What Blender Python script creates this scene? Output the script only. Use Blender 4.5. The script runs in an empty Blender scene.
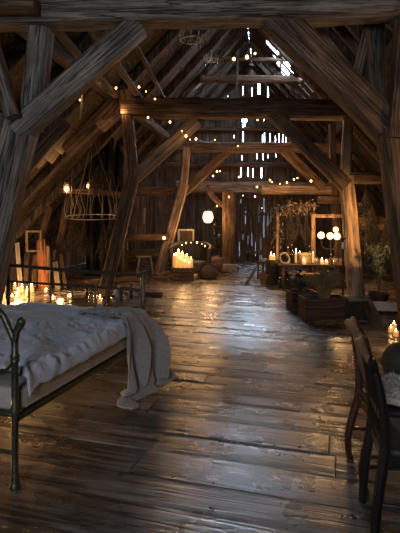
import bpy, math, random
from mathutils import Vector, Matrix, noise
R = random.Random(11)
PI = math.pi
scene = bpy.context.scene
COL = scene.collection
FOC, HOR, CAMZ = 480.0, 218.0, 1.6

def at(px, py, Y):
    """world point seen at pixel (px,py) at depth Y"""
    return Vector(((px - 200) / FOC * Y, Y, CAMZ - (py - HOR) / FOC * Y))
def fl(px, py, z=0.0):
    """world point seen at pixel (px,py) lying at height z"""
    Y = (CAMZ - z) * FOC / (py - HOR)
    return Vector(((px - 200) / FOC * Y, Y, z))
def axis(Y):
    return 0.15 * (Y - 4.75)

# ------------------------------------------------------------------ mesh building
class MB:
    def __init__(self):
        self.v = []; self.f = []
    def add(self, vs, fs):
        n = len(self.v)
        self.v += [Vector(p) for p in vs]
        self.f += [tuple(i + n for i in q) for q in fs]
        return self
    def box(self, c, s, rot=None, taper=1.0):
        hx, hy, hz = s[0] / 2, s[1] / 2, s[2] / 2
        vs = []
        for z, k in ((-hz, 1.0), (hz, taper)):
            for x, y in ((-hx, -hy), (hx, -hy), (hx, hy), (-hx, hy)):
                vs.append(Vector((x * k, y * k, z)))
        if rot is not None:
            vs = [rot @ p for p in vs]
        vs = [p + Vector(c) for p in vs]
        return self.add(vs, [(3, 2, 1, 0), (4, 5, 6, 7), (0, 1, 5, 4), (1, 2, 6, 5), (2, 3, 7, 6), (3, 0, 4, 7)])
    def bar(self, a, b, w, h=None, up=(0, 0, 1)):
        """bevelled bar from a to b; w sideways, h along up"""
        a, b = Vector(a), Vector(b); h = h or w
        d = (b - a).normalized(); u = Vector(up)
        if abs(d.dot(u)) > .98: u = Vector((0, 1, 0))
        s = d.cross(u).normalized(); u = s.cross(d).normalized()
        c = min(w, h) * .14
        pr = [(-w/2+c, -h/2), (w/2-c, -h/2), (w/2, -h/2+c), (w/2, h/2-c), (w/2-c, h/2), (-w/2+c, h/2), (-w/2, h/2-c), (-w/2, -h/2+c)]
        vs = [p + s * x + u * y for p in (a, b) for x, y in pr]
        fs = [(i, (i + 1) % 8, 8 + (i + 1) % 8, 8 + i) for i in range(8)] + [tuple(range(7, -1, -1)), tuple(range(8, 16))]
        return self.add(vs, fs)
    def tube(self, pts, r, n=8, closed=False, caps=True):
        pts = [Vector(p) for p in pts]; m = len(pts)
        rs = r if isinstance(r, (list, tuple)) else [r] * m
        base = len(self.v); prev = None
        for i, p in enumerate(pts):
            if closed: d = pts[(i + 1) % m] - pts[i - 1]
            else: d = pts[min(i + 1, m - 1)] - pts[max(i - 1, 0)]
            d = d.normalized() if d.length > 1e-9 else Vector((0, 0, 1))
            if prev is None:
                prev = d.orthogonal().normalized()
            s = prev - d * prev.dot(d)
            s = s.normalized() if s.length > 1e-6 else d.orthogonal().normalized()
            prev = s; t = d.cross(s)
            for k in range(n):
                a = 2 * PI * k / n
                self.v.append(p + (s * math.cos(a) + t * math.sin(a)) * rs[i])
        for i in range(m if closed else m - 1):
            j = (i + 1) % m
            for k in range(n):
                self.f.append((base + i * n + k, base + i * n + (k + 1) % n, base + j * n + (k + 1) % n, base + j * n + k))
        if not closed and caps:
            self.f.append(tuple(base + k for k in range(n - 1, -1, -1)))
            self.f.append(tuple(base + (m - 1) * n + k for k in range(n)))
        return self
    def lathe(self, prof, n=14, c=(0, 0, 0), wob=0.0):
        base = len(self.v); c = Vector(c)
        for r, z in prof:
            for k in range(n):
                a = 2 * PI * k / n
                q = r * (1 + wob * math.sin(3 * a + z * 9))
                self.v.append(c + Vector((q * math.cos(a), q * math.sin(a), z)))
        for i in range(len(prof) - 1):
            for k in range(n):
                self.f.append((base + i * n + k, base + i * n + (k + 1) % n, base + (i + 1) * n + (k + 1) % n, base + (i + 1) * n + k))
        self.f.append(tuple(base + k for k in range(n - 1, -1, -1)))
        self.f.append(tuple(base + (len(prof) - 1) * n + k for k in range(n)))
        return self
    def ball(self, c, r, n=10, sz=1.0):
        prof = [(max(1e-4, r * math.sin(PI * i / n)), -r * sz * math.cos(PI * i / n)) for i in range(n + 1)]
        return self.lathe(prof, n + 2, c)
    def grid(self, fn, nu, nv):
        base = len(self.v)
        for i in range(nu + 1):
            for j in range(nv + 1):
                self.v.append(Vector(fn(i / nu, j / nv)))
        w = nv + 1
        for i in range(nu):
            for j in range(nv):
                self.f.append((base + i * w + j, base + (i + 1) * w + j, base + (i + 1) * w + j + 1, base + i * w + j + 1))
        return self
    def leaf(self, p, d, L, w, up=(0, 0, 1)):
        p, d = Vector(p), Vector(d).normalized(); s = d.cross(Vector(up))
        s = s.normalized() if s.length > 1e-4 else Vector((1, 0, 0))
        n = s.cross(d) * (w * .25)
        return self.add([p, p + d * L * .45 + s * w / 2 + n, p + d * L, p + d * L * .45 - s * w / 2 + n], [(0, 1, 2, 3)])

def obj(name, mb, mat, parent=None, smooth=True, loc=None, solid=0.0, sub=0, bevel=0.0):
    me = bpy.data.meshes.new(name)
    me.from_pydata([tuple(p) for p in mb.v], [], mb.f); me.validate(); me.update()
    if smooth:
        me.polygons.foreach_set('use_smooth', [True] * len(me.polygons))
    me.materials.append(mat)
    o = bpy.data.objects.new(name, me); COL.objects.link(o)
    if parent is not None: o.parent = parent
    if loc is not None: o.location = loc
    if solid:
        m = o.modifiers.new('s', 'SOLIDIFY'); m.thickness = solid; m.offset = 0
    if bevel:
        m = o.modifiers.new('b', 'BEVEL'); m.width = bevel; m.segments = 2; m.limit_method = 'ANGLE'
    if sub:
        m = o.modifiers.new('u', 'SUBSURF'); m.levels = sub; m.render_levels = sub
    if smooth:
        try:
            me.set_sharp_from_angle(angle=math.radians(42))
        except Exception: pass
    return o
def tag(o, label=None, cat=None, group=None, kind=None):
    if label: o['label'] = label
    if cat: o['category'] = cat
    if group: o['group'] = group
    if kind: o['kind'] = kind
    return o
def thing(name, label, cat, loc=(0, 0, 0), rz=0.0, group=None):
    o = bpy.data.objects.new(name, None); COL.objects.link(o)
    o.location = loc; o.rotation_euler = (0, 0, rz); o.empty_display_size = .1
    return tag(o, label, cat, group)
KIDS = {}
def kids(o):
    return [c for c in COL.objects if c.parent == o]
def dup(src, loc, rz=0.0, label=None, group=None, scale=None):
    def cp(o, par):
        c = o.copy(); COL.objects.link(c)
        if par is not None: c.parent = par
        for ch in kids(o): cp(ch, c)
        return c
    c = cp(src, None); c.location = loc; c.rotation_euler = (0, 0, rz)
    if scale: c.scale = scale if isinstance(scale, (tuple, list)) else (scale,) * 3
    if label: c['label'] = label
    if group: c['group'] = group
    return c

# ------------------------------------------------------------------ materials
def newmat(name):
    m = bpy.data.materials.new(name); m.use_nodes = True
    nt = m.node_tree; b = nt.nodes['Principled BSDF']
    return m, nt, b
def ramp(nt, fac, stops):
    r = nt.nodes.new('ShaderNodeValToRGB'); e = r.color_ramp.elements
    while len(e) < len(stops): e.new(.5)
    for k, (p, c) in enumerate(stops):
        e[k].position = p; e[k].color = (*c, 1)
    nt.links.new(fac, r.inputs['Fac']); return r
def wood(name, dark, mid, light, along='Z', rough=(.55, .85), fine=22.0, bump=.5, crack=.55, spec=.3, plank=False, lo=.1):
    m, nt, b = newmat(name); N, L = nt.nodes.new, nt.links.new
    tc = N('ShaderNodeTexCoord'); geo = N('ShaderNodeNewGeometry'); oi = N('ShaderNodeObjectInfo')
    off = N('ShaderNodeVectorMath'); off.operation = 'SCALE'; off.inputs[0].default_value = (7.3, 5.1, 9.7)
    add = N('ShaderNodeMath'); add.operation = 'ADD'; L(geo.outputs['Random Per Island'], add.inputs[0]); L(oi.outputs['Random'], add.inputs[1])
    L(add.outputs[0], off.inputs['Scale'])
    sm = N('ShaderNodeVectorMath'); sm.operation = 'ADD'; L(tc.outputs['Object'], sm.inputs[0]); L(off.outputs[0], sm.inputs[1])
    mp = N('ShaderNodeMapping'); k = .04
    mp.inputs['Scale'].default_value = {'X': (k, 1, 1), 'Y': (1, k, 1), 'Z': (1, 1, k)}[along]
    L(sm.outputs[0], mp.inputs['Vector'])
    n1 = N('ShaderNodeTexNoise'); n1.inputs['Scale'].default_value = fine; n1.inputs['Detail'].default_value = 7; n1.inputs['Roughness'].default_value = .65; n1.inputs['Distortion'].default_value = .4
    L(mp.outputs[0], n1.inputs['Vector'])
    n2 = N('ShaderNodeTexNoise'); n2.inputs['Scale'].default_value = 2.3; n2.inputs['Detail'].default_value = 5; n2.inputs['Roughness'].default_value = .6
    L(sm.outputs[0], n2.inputs['Vector'])
    mx = N('ShaderNodeMix'); mx.data_type = 'FLOAT'; mx.inputs['Factor'].default_value = .35
    L(n1.outputs['Fac'], mx.inputs['A']); L(n2.outputs['Fac'], mx.inputs['B'])
    rp = ramp(nt, mx.outputs[0], [(.36, dark), (.49, mid), (.62, light)])
    # per-piece tone
    hv = N('ShaderNodeHueSaturation'); mr = N('ShaderNodeMapRange'); mr.inputs['To Min'].default_value = .62 if plank else .82; mr.inputs['To Max'].default_value = 1.35 if plank else 1.15
    fr = N('ShaderNodeMath'); fr.operation = 'FRACT'; mu = N('ShaderNodeMath'); mu.operation = 'MULTIPLY'; mu.inputs[1].default_value = 7.77
    L(add.outputs[0], mu.inputs[0]); L(mu.outputs[0], fr.inputs[0]); L(fr.outputs[0], mr.inputs['Value'])
    L(mr.outputs[0], hv.inputs['Value']); L(rp.outputs[0], hv.inputs['Color'])
    # drying cracks: thin dark lines along the grain
    n3 = N('ShaderNodeTexNoise'); n3.inputs['Scale'].default_value = fine * .42; n3.inputs['Detail'].default_value = 3; n3.inputs['Distortion'].default_value = .6
    L(mp.outputs[0], n3.inputs['Vector'])
    ab = N('ShaderNodeMath'); ab.operation = 'SUBTRACT'; ab.inputs[1].default_value = .5; L(n3.outputs['Fac'], ab.inputs[0])
    aa = N('ShaderNodeMath'); aa.operation = 'ABSOLUTE'; L(ab.outputs[0], aa.inputs[0])
    cr = N('ShaderNodeMapRange'); cr.inputs['From Max'].default_value = .03; cr.inputs['To Min'].default_value = 1 - crack; L(aa.outputs[0], cr.inputs['Value'])
    cm = N('ShaderNodeMix'); cm.data_type = 'RGBA'; cm.blend_type = 'MULTIPLY'; cm.inputs['Factor'].default_value = 1
    L(hv.outputs[0], cm.inputs['A']); L(cr.outputs[0], cm.inputs['B'])
    L(cm.outputs['Result'], b.inputs['Base Color'])
    rr = N('ShaderNodeMapRange'); rr.inputs['From Min'].default_value = .3; rr.inputs['From Max'].default_value = .7
    rr.inputs['To Min'].default_value = rough[0]; rr.inputs['To Max'].default_value = rough[1]
    L(n2.outputs['Fac'], rr.inputs['Value']); L(rr.outputs[0], b.inputs['Roughness'])
    b.inputs['Specular IOR Level'].default_value = spec
    hm = N('ShaderNodeMath'); hm.operation = 'MULTIPLY'; L(mx.outputs[0], hm.inputs[0]); L(cr.outputs[0], hm.inputs[1])
    bp = N('ShaderNodeBump'); bp.inputs['Strength'].default_value = bump; bp.inputs['Distance'].default_value = .03
    L(hm.outputs[0], bp.inputs['Height']); L(bp.outputs[0], b.inputs['Normal'])
    return m
def plain(name, col, rough=.6, metal=0.0, var=.25, scale=14.0, bump=.15, spec=.5, sheen=0.0, dist=.01):
    m, nt, b = newmat(name); N, L = nt.nodes.new, nt.links.new
    tc = N('ShaderNodeTexCoord'); n = N('ShaderNodeTexNoise'); n.inputs['Scale'].default_value = scale; n.inputs['Detail'].default_value = 5
    L(tc.outputs['Object'], n.inputs['Vector'])
    c = Vector(col)
    rp = ramp(nt, n.outputs['Fac'], [(.3, tuple(c * (1 - var))), (.7, tuple(c * (1 + var)))])
    L(rp.outputs[0], b.inputs['Base Color'])
    b.inputs['Roughness'].default_value = rough; b.inputs['Metallic'].default_value = metal; b.inputs['Specular IOR Level'].default_value = spec
    if sheen: b.inputs['Sheen Weight'].default_value = sheen
    bp = N('ShaderNodeBump'); bp.inputs['Strength'].default_value = bump; bp.inputs['Distance'].default_value = dist
    L(n.outputs['Fac'], bp.inputs['Height']); L(bp.outputs[0], b.inputs['Normal'])
    return m
def emit(name, col, s):
    m, nt, b = newmat(name); b.inputs['Base Color'].default_value = (*col, 1)
    b.inputs['Emission Color'].default_value = (*col, 1); b.inputs['Emission Strength'].default_value = s
    return m
def wax(name, col, s):
    m, nt, b = newmat(name); b.inputs['Base Color'].default_value = (*col, 1); b.inputs['Roughness'].default_value = .5
    b.inputs['Subsurface Weight'].default_value = .4; b.inputs['Subsurface Radius'].default_value = (.06, .03, .015)
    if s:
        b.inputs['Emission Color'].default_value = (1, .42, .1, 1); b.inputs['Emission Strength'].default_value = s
    return m
def glass(name, col, rough=.05):
    m, nt, b = newmat(name); b.inputs['Base Color'].default_value = (*col, 1); b.inputs['Roughness'].default_value = rough
    b.inputs['Transmission Weight'].default_value = .85; b.inputs['IOR'].default_value = 1.45
    return m

M = {}
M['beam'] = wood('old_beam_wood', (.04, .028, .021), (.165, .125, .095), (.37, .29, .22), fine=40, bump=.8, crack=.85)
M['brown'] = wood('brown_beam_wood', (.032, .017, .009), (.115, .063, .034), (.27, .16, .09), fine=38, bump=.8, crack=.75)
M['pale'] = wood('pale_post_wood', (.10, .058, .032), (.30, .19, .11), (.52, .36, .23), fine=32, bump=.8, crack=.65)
M['rafter'] = wood('rafter_wood', (.016, .010, .007), (.068, .044, .028), (.18, .12, .078), fine=28, bump=.9, crack=.7)
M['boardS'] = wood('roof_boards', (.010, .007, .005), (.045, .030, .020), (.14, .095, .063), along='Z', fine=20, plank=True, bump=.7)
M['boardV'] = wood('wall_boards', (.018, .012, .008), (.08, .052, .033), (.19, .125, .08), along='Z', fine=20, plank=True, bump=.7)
M['floor'] = wood('floor_planks', (.026, .018, .013), (.105, .078, .058), (.26, .205, .16), along='X', fine=24, plank=True, bump=.34, rough=(.22, .34), spec=1.0, crack=.8)
M['planter'] = wood('dark_planter_boards', (.015, .008, .005), (.05, .026, .016), (.11, .06, .038), along='X', fine=20, bump=.6, crack=.6)
M['stool'] = wood('pale_stool_wood', (.22, .17, .12), (.42, .34, .25), (.6, .5, .38), fine=30)
M['dark'] = wood('dark_wood', (.018, .010, .006), (.05, .028, .016), (.10, .06, .035), fine=30, bump=.3)
M['mahog'] = wood('red_brown_polished_wood', (.014, .004, .002), (.036, .010, .005), (.07, .02, .009), fine=28, bump=.12, rough=(.22, .36), spec=.4, crack=.2)
M['black'] = wood('black_polished_wood', (.006, .004, .003), (.012, .008, .006), (.022, .014, .010), fine=28, bump=.1, rough=(.26, .42), spec=.28, crack=.2)
M['red'] = wood('reddish_board_wood', (.12, .035, .015), (.30, .10, .045), (.45, .18, .08), fine=20)
M['iron'] = plain('tarnished_bed_iron', (.085, .075, .045), rough=.42, metal=.75, var=.5, scale=40, bump=.25)
M['black_iron'] = plain('black_iron', (.02, .018, .016), rough=.5, metal=.6, var=.3)
M['wire'] = plain('black_wire', (.02, .015, .012), rough=.6)
M['silver'] = plain('dull_silver_wire', (.45, .43, .40), rough=.35, metal=.9)
M['duvet'] = plain('grey_linen', (.42, .405, .425), rough=.9, var=.12, scale=60, bump=.25, sheen=.3)
M['pillow'] = plain('grey_pillow_linen', (.42, .39, .385), rough=.9, var=.10, scale=60, bump=.25, sheen=.3)
M['blanket'] = plain('grey_beige_throw_cloth', (.26, .215, .18), rough=.92, var=.18, scale=45, bump=.3, sheen=.3)
M['mattress'] = plain('beige_mattress_ticking', (.40, .32, .25), rough=.9, var=.12, scale=25, bump=.2)
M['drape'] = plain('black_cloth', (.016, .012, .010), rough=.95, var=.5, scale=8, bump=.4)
M['herb'] = plain('dried_herbs', (.055, .04, .022), rough=.9, var=.6, scale=10)
M['stems'] = plain('pale_dry_stems', (.30, .25, .18), rough=.8, var=.3)
M['flower'] = plain('dried_pale_flowers', (.36, .25, .15), rough=.9, var=.5, scale=9)
M['fir'] = plain('dusty_fir_green', (.07, .085, .06), rough=.85, var=.5, scale=9)
M['grass'] = plain('dry_ochre_grass', (.20, .14, .06), rough=.9, var=.45, scale=9)
M['wicker'] = plain('brown_wicker', (.16, .09, .045), rough=.75, var=.45, scale=50, bump=.6)
M['straw'] = plain('straw_litter', (.26, .18, .09), rough=.9, var=.4)
M['stone'] = plain('rough_stone', (.22, .19, .16), rough=.9, var=.35, scale=7, bump=.8, dist=.04)
M['fur'] = plain('cream_sheepskin', (.50, .44, .37), rough=1, var=.25, scale=50, bump=1, dist=.03)
M['pouf'] = plain('dark_green_grey_cloth', (.045, .05, .042), rough=.95, var=.25, scale=30, bump=.3)
M['sack'] = plain('dark_brown_sackcloth', (.04, .028, .02), rough=.95, var=.4, scale=20, bump=.5)
M['cushion'] = plain('dusky_brown_cushion', (.09, .05, .038), rough=.95, var=.2, scale=30)
M['white'] = plain('off_white_paint', (.52, .48, .42), rough=.7, var=.15)
M['cloth'] = plain('white_cloth', (.55, .50, .44), rough=.95, var=.15)
M['paper'] = plain('aged_brown_print', (.05, .03, .018), rough=.8, var=.5, scale=6)
M['card'] = plain('brown_cardboard', (.20, .12, .065), rough=.85, var=.2)
M['leather'] = plain('black_leather', (.009, .006, .005), rough=.6, var=.3)
M['bottle'] = glass('dark_bottle_glass', (.10, .13, .10)); M['clear'] = glass('clear_glass', (.85, .86, .84)); M['amber'] = glass('amber_glass', (.45, .20, .06))
WARM = (1.0, .56, .23)
M['flame'] = emit('candle_flame', (1.0, .56, .20), 60)
M['bulb'] = emit('fairy_bulb', (1.0, .46, .15), 9)
M['globe'] = emit('glowing_globe', (1.0, .55, .23), 4)
M['lamp'] = emit('lantern_glow', (1.0, .54, .22), 3.4)
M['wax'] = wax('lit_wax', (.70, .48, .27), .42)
M['waxdim'] = wax('candle_wax', (.72, .62, .48), .06)

# ------------------------------------------------------------------ structure
def struct(name, mb, mat, parent=None, smooth=False):
    o = obj(name, mb, mat, parent, smooth)
    if parent is None: o['kind'] = 'structure'
    return o

AX_RZ = -math.radians(16.7)
def clip_floor():
    import bmesh
    mb = MB(); y = -8.0; rot = Matrix.Rotation(AX_RZ, 3, 'Z')
    inv = rot.inverted()
    while y < 24:
        w = R.uniform(.23, .37); x = -14 + R.uniform(-3, 0)
        while x < 14:
            L = R.uniform(3.0, 5.5); g = .007
            c = rot @ Vector((x + L / 2, y + w / 2, 0))
            dz = R.uniform(-.005, .0); tl = R.uniform(-.007, .007); t2 = R.uniform(-.004, .004)
            n = 12; m = 4; base = len(mb.v)
            sd = R.uniform(0, 99)
            for i in range(n + 1):
                for j in range(m + 1):
                    u = x + .004 + (L - .008) * i / n; v = y + g / 2 + (w - g) * j / m
                    e = (j / m - .5) * 2
                    z = dz + tl * e + t2 * (i / n - .5) - .006 * abs(e) ** 6 + .004 * noise.noise(Vector((u * .8, v * 9, sd)))
                    if j in (0, m): v += .006 * noise.noise(Vector((u * 1.6, j, sd)))
                    mb.v.append(Vector((u, v, min(z, 0.0))))
            W = m + 1
            for i in range(n):
                for j in range(m):
                    mb.f.append((base + i * W + j, base + (i + 1) * W + j, base + (i + 1) * W + j + 1, base + i * W + j + 1))
            # sides going down
            ring = [base + i * W for i in range(n + 1)] + [base + n * W + j for j in range(1, m + 1)] + [base + i * W + m for i in range(n - 1, -1, -1)] + [base + j for j in range(m - 1, 0, -1)]
            b2 = len(mb.v)
            for q in ring: mb.v.append(mb.v[q] + Vector((0, 0, -.05 - mb.v[q].z)))
            k = len(ring)
            for q in range(k): mb.f.append((ring[q], b2 + q, b2 + (q + 1) % k, ring[(q + 1) % k]))
            x += L
        y += w
    o = struct('floor', mb, M['floor'])
    o.rotation_euler = (0, 0, AX_RZ)
    bm = bmesh.new(); bm.from_mesh(o.data)
    for p, nrm in ((Vector((0, -3.0, 0)), Vector((0, -1, 0))), (Vector((0, 17.75, 0)), Vector((0, 1, 0))),
                   (Vector((axis(0) - 6.1, 0, 0)), Vector((-1, .15, 0))), (Vector((axis(0) + 6.1, 0, 0)), Vector((1, -.15, 0)))):
        bmesh.ops.bisect_plane(bm, geom=bm.verts[:] + bm.edges[:] + bm.faces[:], plane_co=inv @ p, plane_no=inv @ nrm, clear_outer=True)
    bm.to_mesh(o.data); bm.free()
    # dark earth and beams under the gaps
    mb = MB(); mb.add([(axis(-3) - 6.1, -3, -.052), (axis(-3) + 6.1, -3, -.052), (axis(17.7) + 6.1, 17.75, -.052), (axis(17.7) - 6.1, 17.75, -.052)], [(0, 1, 2, 3)])
    s = obj('subfloor', mb, M['drape'], o, False); s.rotation_euler = (0, 0, -AX_RZ)
    return o
clip_floor()

def boarded(cols, lo_hi, cuts, fn, nrm, thick, jit=.012):
    """boards = columns [a0,a1]; cuts = (a0,a1,b0,b1) open slots; fn(a,b)->point; nrm outward"""
    mb = MB(); nrm = Vector(nrm).normalized()
    for a0, a1 in cols:
        d = R.uniform(-jit, jit)
        edges = sorted({a0, a1} | {e for c in cuts for e in c[:2] if a0 < e < a1})
        for e0, e1 in zip(edges, edges[1:]):
            mid = (e0 + e1) / 2
            lo, hi = lo_hi(mid)
            spans = [(lo, hi)]
            for c in cuts:
                if c[0] <= mid <= c[1]:
                    ns = []
                    for s0, s1 in spans:
                        if c[3] <= s0 or c[2] >= s1: ns.append((s0, s1)); continue
                        if c[2] > s0: ns.append((s0, c[2]))
                        if c[3] < s1: ns.append((c[3], s1))
                    spans = ns
            for s0, s1 in spans:
                p = [fn(e0, lo_hi(e0)[0] if s0 == lo else s0), fn(e1, lo_hi(e1)[0] if s0 == lo else s0),
                     fn(e1, lo_hi(e1)[1] if s1 == hi else s1), fn(e0, lo_hi(e0)[1] if s1 == hi else s1)]
                p = [Vector(q) + nrm * d for q in p]
                q = [v + nrm * thick for v in p]
                mb.add(p + q, [(3, 2, 1, 0), (4, 5, 6, 7), (0, 1, 5, 4), (1, 2, 6, 5), (2, 3, 7, 6), (3, 0, 4, 7)])
    return mb
def columns(a, b, wmin, wmax, gap=0.0):
    out = []
    while a < b:
        w = R.uniform(wmin, wmax); out.append((a, min(a + w, b))); a += w + gap
    return out

RIDGE, SL, EAVE = 7.2, 1.1, 6.0
def roofpt(side):
    return lambda Y, u: Vector((axis(Y) + side * u, Y, RIDGE - SL * u))
def hit_roof(px, py, side):
    # ray X=a*Y, z=1.6+b*Y ; side*(X-axis)=u ; z = RIDGE - SL*u
    a = (px - 200) / FOC; b = (HOR - py) / FOC
    # 1.6+bY = RIDGE - SL*side*(aY - .15Y + .7125)
    Y = (RIDGE - 1.6 - SL * side * .7125) / (b + SL * side * (a - .15))
    return Y, side * (a * Y - axis(Y))
def roof_cut(p0, p1, wpx, side):
    Y0, u0 = hit_roof(*p0, side); Y1, u1 = hit_roof(*p1, side)
    Ym = (Y0 + Y1) / 2
    hw = wpx
    return (Ym - hw, Ym + hw, min(u0, u1), max(u0, u1))
cr = [roof_cut(a, b, w, 1) for a, b, w in (
    ((266, 41), (278, 55), .16), ((273, 40), (287, 56), .20), ((277, 60), (289, 76), .14), ((284, 60), (290, 66), .16),
    ((262, 60), (272, 72), .06), ((259, 83), (268, 94), .22), ((268, 86), (280, 97), .07), ((243, 41), (252, 51), .07),
    ((252, 63), (258, 70), .05), ((294, 68), (298, 73), .05))]
cl = [roof_cut(a, b, w, -1) for a, b, w in (((200, 81), (193, 90), .16), ((190, 97), (186, 101), .05), ((222, 76), (214, 84), .04), ((232, 84), (226, 92), .04))]
for k in range(11):
    Y = 12.0 + .36 * k
    cr.append((Y - R.uniform(.04, .12), Y + R.uniform(.03, .10), .72 + .12 * (k % 3), 1.22 + .1 * (k % 2)))
    if k % 2 == 0: cr.append((Y - .02, Y + R.uniform(.03, .09), 1.5, 1.5 + R.uniform(.2, .6)))
for nm, side, cuts in (('ceiling_right', 1, cr), ('ceiling_left', -1, cl)):
    nr = Vector((side * SL, -.15 * side * SL, 1)).normalized()
    mb = boarded(columns(-3.0, 17.75, .17, .30), lambda a: (0.0, EAVE + .15), cuts, roofpt(side), nr, .03)
    # local z of the mesh runs up the slope for the grain: the mapping uses object space, close enough along z
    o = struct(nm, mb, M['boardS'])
    f = roofpt(side); k = 0
    for Y in [x * 1.15 - 2.4 for x in range(18)]:
        if side == 1 and 13.3 < Y < 14.4: continue
        r = MB(); r.bar(Vector((0, 0, 0)), f(Y, .12) - f(Y, EAVE), .14, .17, up=nr)
        w = obj('rafter', r, M['rafter'], o, True); w.location = f(Y, EAVE) - nr * .10
    for u in [x * .62 + .35 for x in range(10)]:
        r = MB(); r.bar(f(-2.9, u) - nr * .001, f(17.6, u) - nr * .001, .06, .04, up=nr)
        obj('lath', r, M['rafter'], o, True)

# back gable
YB = 17.6
def bx(px): return (px - 200) / FOC * YB
def bz(py): return CAMZ + (HOR - py) / FOC * YB
slits = []
def slit(px, y0, y1, w): w *= .30; slits.append((bx(px) - w / 2, bx(px) + w / 2, bz(y1), bz(y0)))
slit(244.5, 113, 122, .60); slit(243, 124, 143, .09); slit(245, 120, 126, .10)
for px, w in ((262.5, .05), (264.5, .05), (270, .04), (275.5, .05), (279, .07), (283, .06), (286, .07)): slit(px, 133.5 + (px % 3), 144, w)
for px, y0, y1, w in ((259, 84, 94, .34), (268, 87, 97, .12), (262, 80, 83, .2), (252, 88, 96, .06), (243, 86, 95, .05), (228, 92, 97, .04), (264, 118, 121, .05), (264.5, 133, 142, .05), (242, 156, 160, .06), (257, 154, 159, .06), (263, 154, 160, .06), (268, 155, 158, .07), (276, 154, 157, .06),
                      (241, 166, 177, .07), (248, 167, 177, .08), (261.5, 167, 178, .08), (253, 168, 178, .03), (205, 128, 130, .05), (234, 135, 138, .04), (292, 150, 153, .05),
                      (222, 150, 152, .04), (300, 168, 171, .03)): slit(px, y0, y1, w)
DX0, DX1, DZ = bx(238), bx(272), bz(198)
rl = lambda X: RIDGE - SL * abs(X - axis(YB)) + .1
wcuts = slits + [(DX0, DX1, -1, DZ)]
mb = boarded(columns(axis(YB) - 6, axis(YB) + 6, .16, .28), lambda X: (-.05, max(.5, rl(X))), wcuts, lambda X, z: Vector((X, YB, z)), (0, 1, 0), .03, .01)
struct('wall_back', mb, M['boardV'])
dc = []
for px, y0, y1, w in ((241, 199, 203, .04), (245.5, 211, 224, .05), (248, 236, 244, .025), (252, 232, 246, .03), (239.5, 242, 256, .03), (255.5, 242, 256, .028), (264, 198, 256, .05), (259, 206, 222, .02),
                      (268, 212, 226, .03), (243, 234, 240, .03), (261, 236, 250, .02), (271, 212, 222, .02)):
    w *= .40; dc.append((bx(px) - w / 2, bx(px) + w / 2, bz(y1), bz(y0)))
mb = boarded(columns(DX0, DX1, .15, .24), lambda X: (-.04, DZ), dc, lambda X, z: Vector((X, YB + .015, z)), (0, 1, 0), .03, .004)
dr = struct('door_1', mb, M['boardV'])
for z in (.35, 1.75):
    h = MB(); h.bar((DX0 + .05, YB - .035, z), (DX1 - .05, YB - .035, z), .05, .12); obj('ledge', h, M['boardV'], dr)
h = MB(); h.bar(at(264.5, 252, YB - .06) - Vector((.06, 0, 0)), at(264.5, 258, YB - .06) - Vector((.06, 0, 0)), .03, .03); obj('door_latch', h, M['black_iron'], dr)
# gable behind the viewer with its window opening, knee walls under the eaves
YF = -3.0
rf = lambda X: RIDGE - SL * abs(X - axis(YF)) + .1
WX0, WX1, WZ0, WZ1 = -2.2, .5, 1.7, 3.7
mb = boarded(columns(axis(YF) - 6, axis(YF) + 6, .16, .28), lambda X: (0.0, max(.5, rf(X))), [(WX0, WX1, WZ0, WZ1)], lambda X, z: Vector((X, YF, z)), (0, -1, 0), .03)
struct('wall_front', mb, M['boardV'])
mb = MB()
for a, b in (((WX0, YF, WZ0), (WX1, YF, WZ0)), ((WX0, YF, WZ1), (WX1, YF, WZ1)), ((WX0, YF, WZ0), (WX0, YF, WZ1)), ((WX1, YF, WZ0), (WX1, YF, WZ1)), (((WX0 + WX1) / 2, YF, WZ0), ((WX0 + WX1) / 2, YF, WZ1))):
    mb.bar(a, b, .1, .1)
wo = struct('window_1', mb, M['beam'])
m_, nt_, b_ = newmat('sky_dimming_glass')
tr_ = nt_.nodes.new('ShaderNodeBsdfTransparent'); tr_.inputs[0].default_value = (.04, .04, .04, 1)  # unseen pane added to cut the sky light through the opening
nt_.links.new(tr_.outputs[0], nt_.nodes['Material Output'].inputs['Surface'])
mb = MB().box(((WX0 + WX1) / 2, YF - .02, (WZ0 + WZ1) / 2), (WX1 - WX0, .01, WZ1 - WZ0))
obj('dimming_pane', mb, m_, wo, False)
for nm, s in (('wall_left', -1), ('wall_right', 1)):
    mb = boarded(columns(-3.0, 17.7, .18, .30), lambda Y: (0.0, .72), [], lambda Y, z: Vector((axis(Y) + s * 5.98, Y, z)), (s, 0, 0), .03)
    struct(nm, mb, M['boardV'])

M['outdoor_dark'] = plain('darkened_outdoors', (.005, .005, .0045), rough=1, var=.6, scale=.6)  # near-black so the door slits stay dim
def sky_block_hill(u, v):
    a = u * PI; X = 2 - 34 * math.cos(a); Y = YB + .8 + (14 + 12 * v) * math.sin(a) + 3
    return (X, Y, -.6 + (4.3 + 1.2 * noise.noise(Vector((X * .35, Y * .2, 0))) + .5 * noise.noise(Vector((X * 1.5, Y, 0)))) * sst(0, .7, v))
def sst(a, b, x):
    t = min(1, max(0, (x - a) / (b - a))); return t * t * (3 - 2 * t)
struct('sky_block_hill', MB().grid(sky_block_hill, 80, 12), M['outdoor_dark'], smooth=True)  # bank added outside to block bright sky behind the door slits
struct('ground_outside', MB().add([(-60, -60, -.6), (60, -60, -.6), (60, 60, -.6), (-60, 60, -.6)], [(0, 1, 2, 3)]), M['outdoor_dark'])
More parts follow.
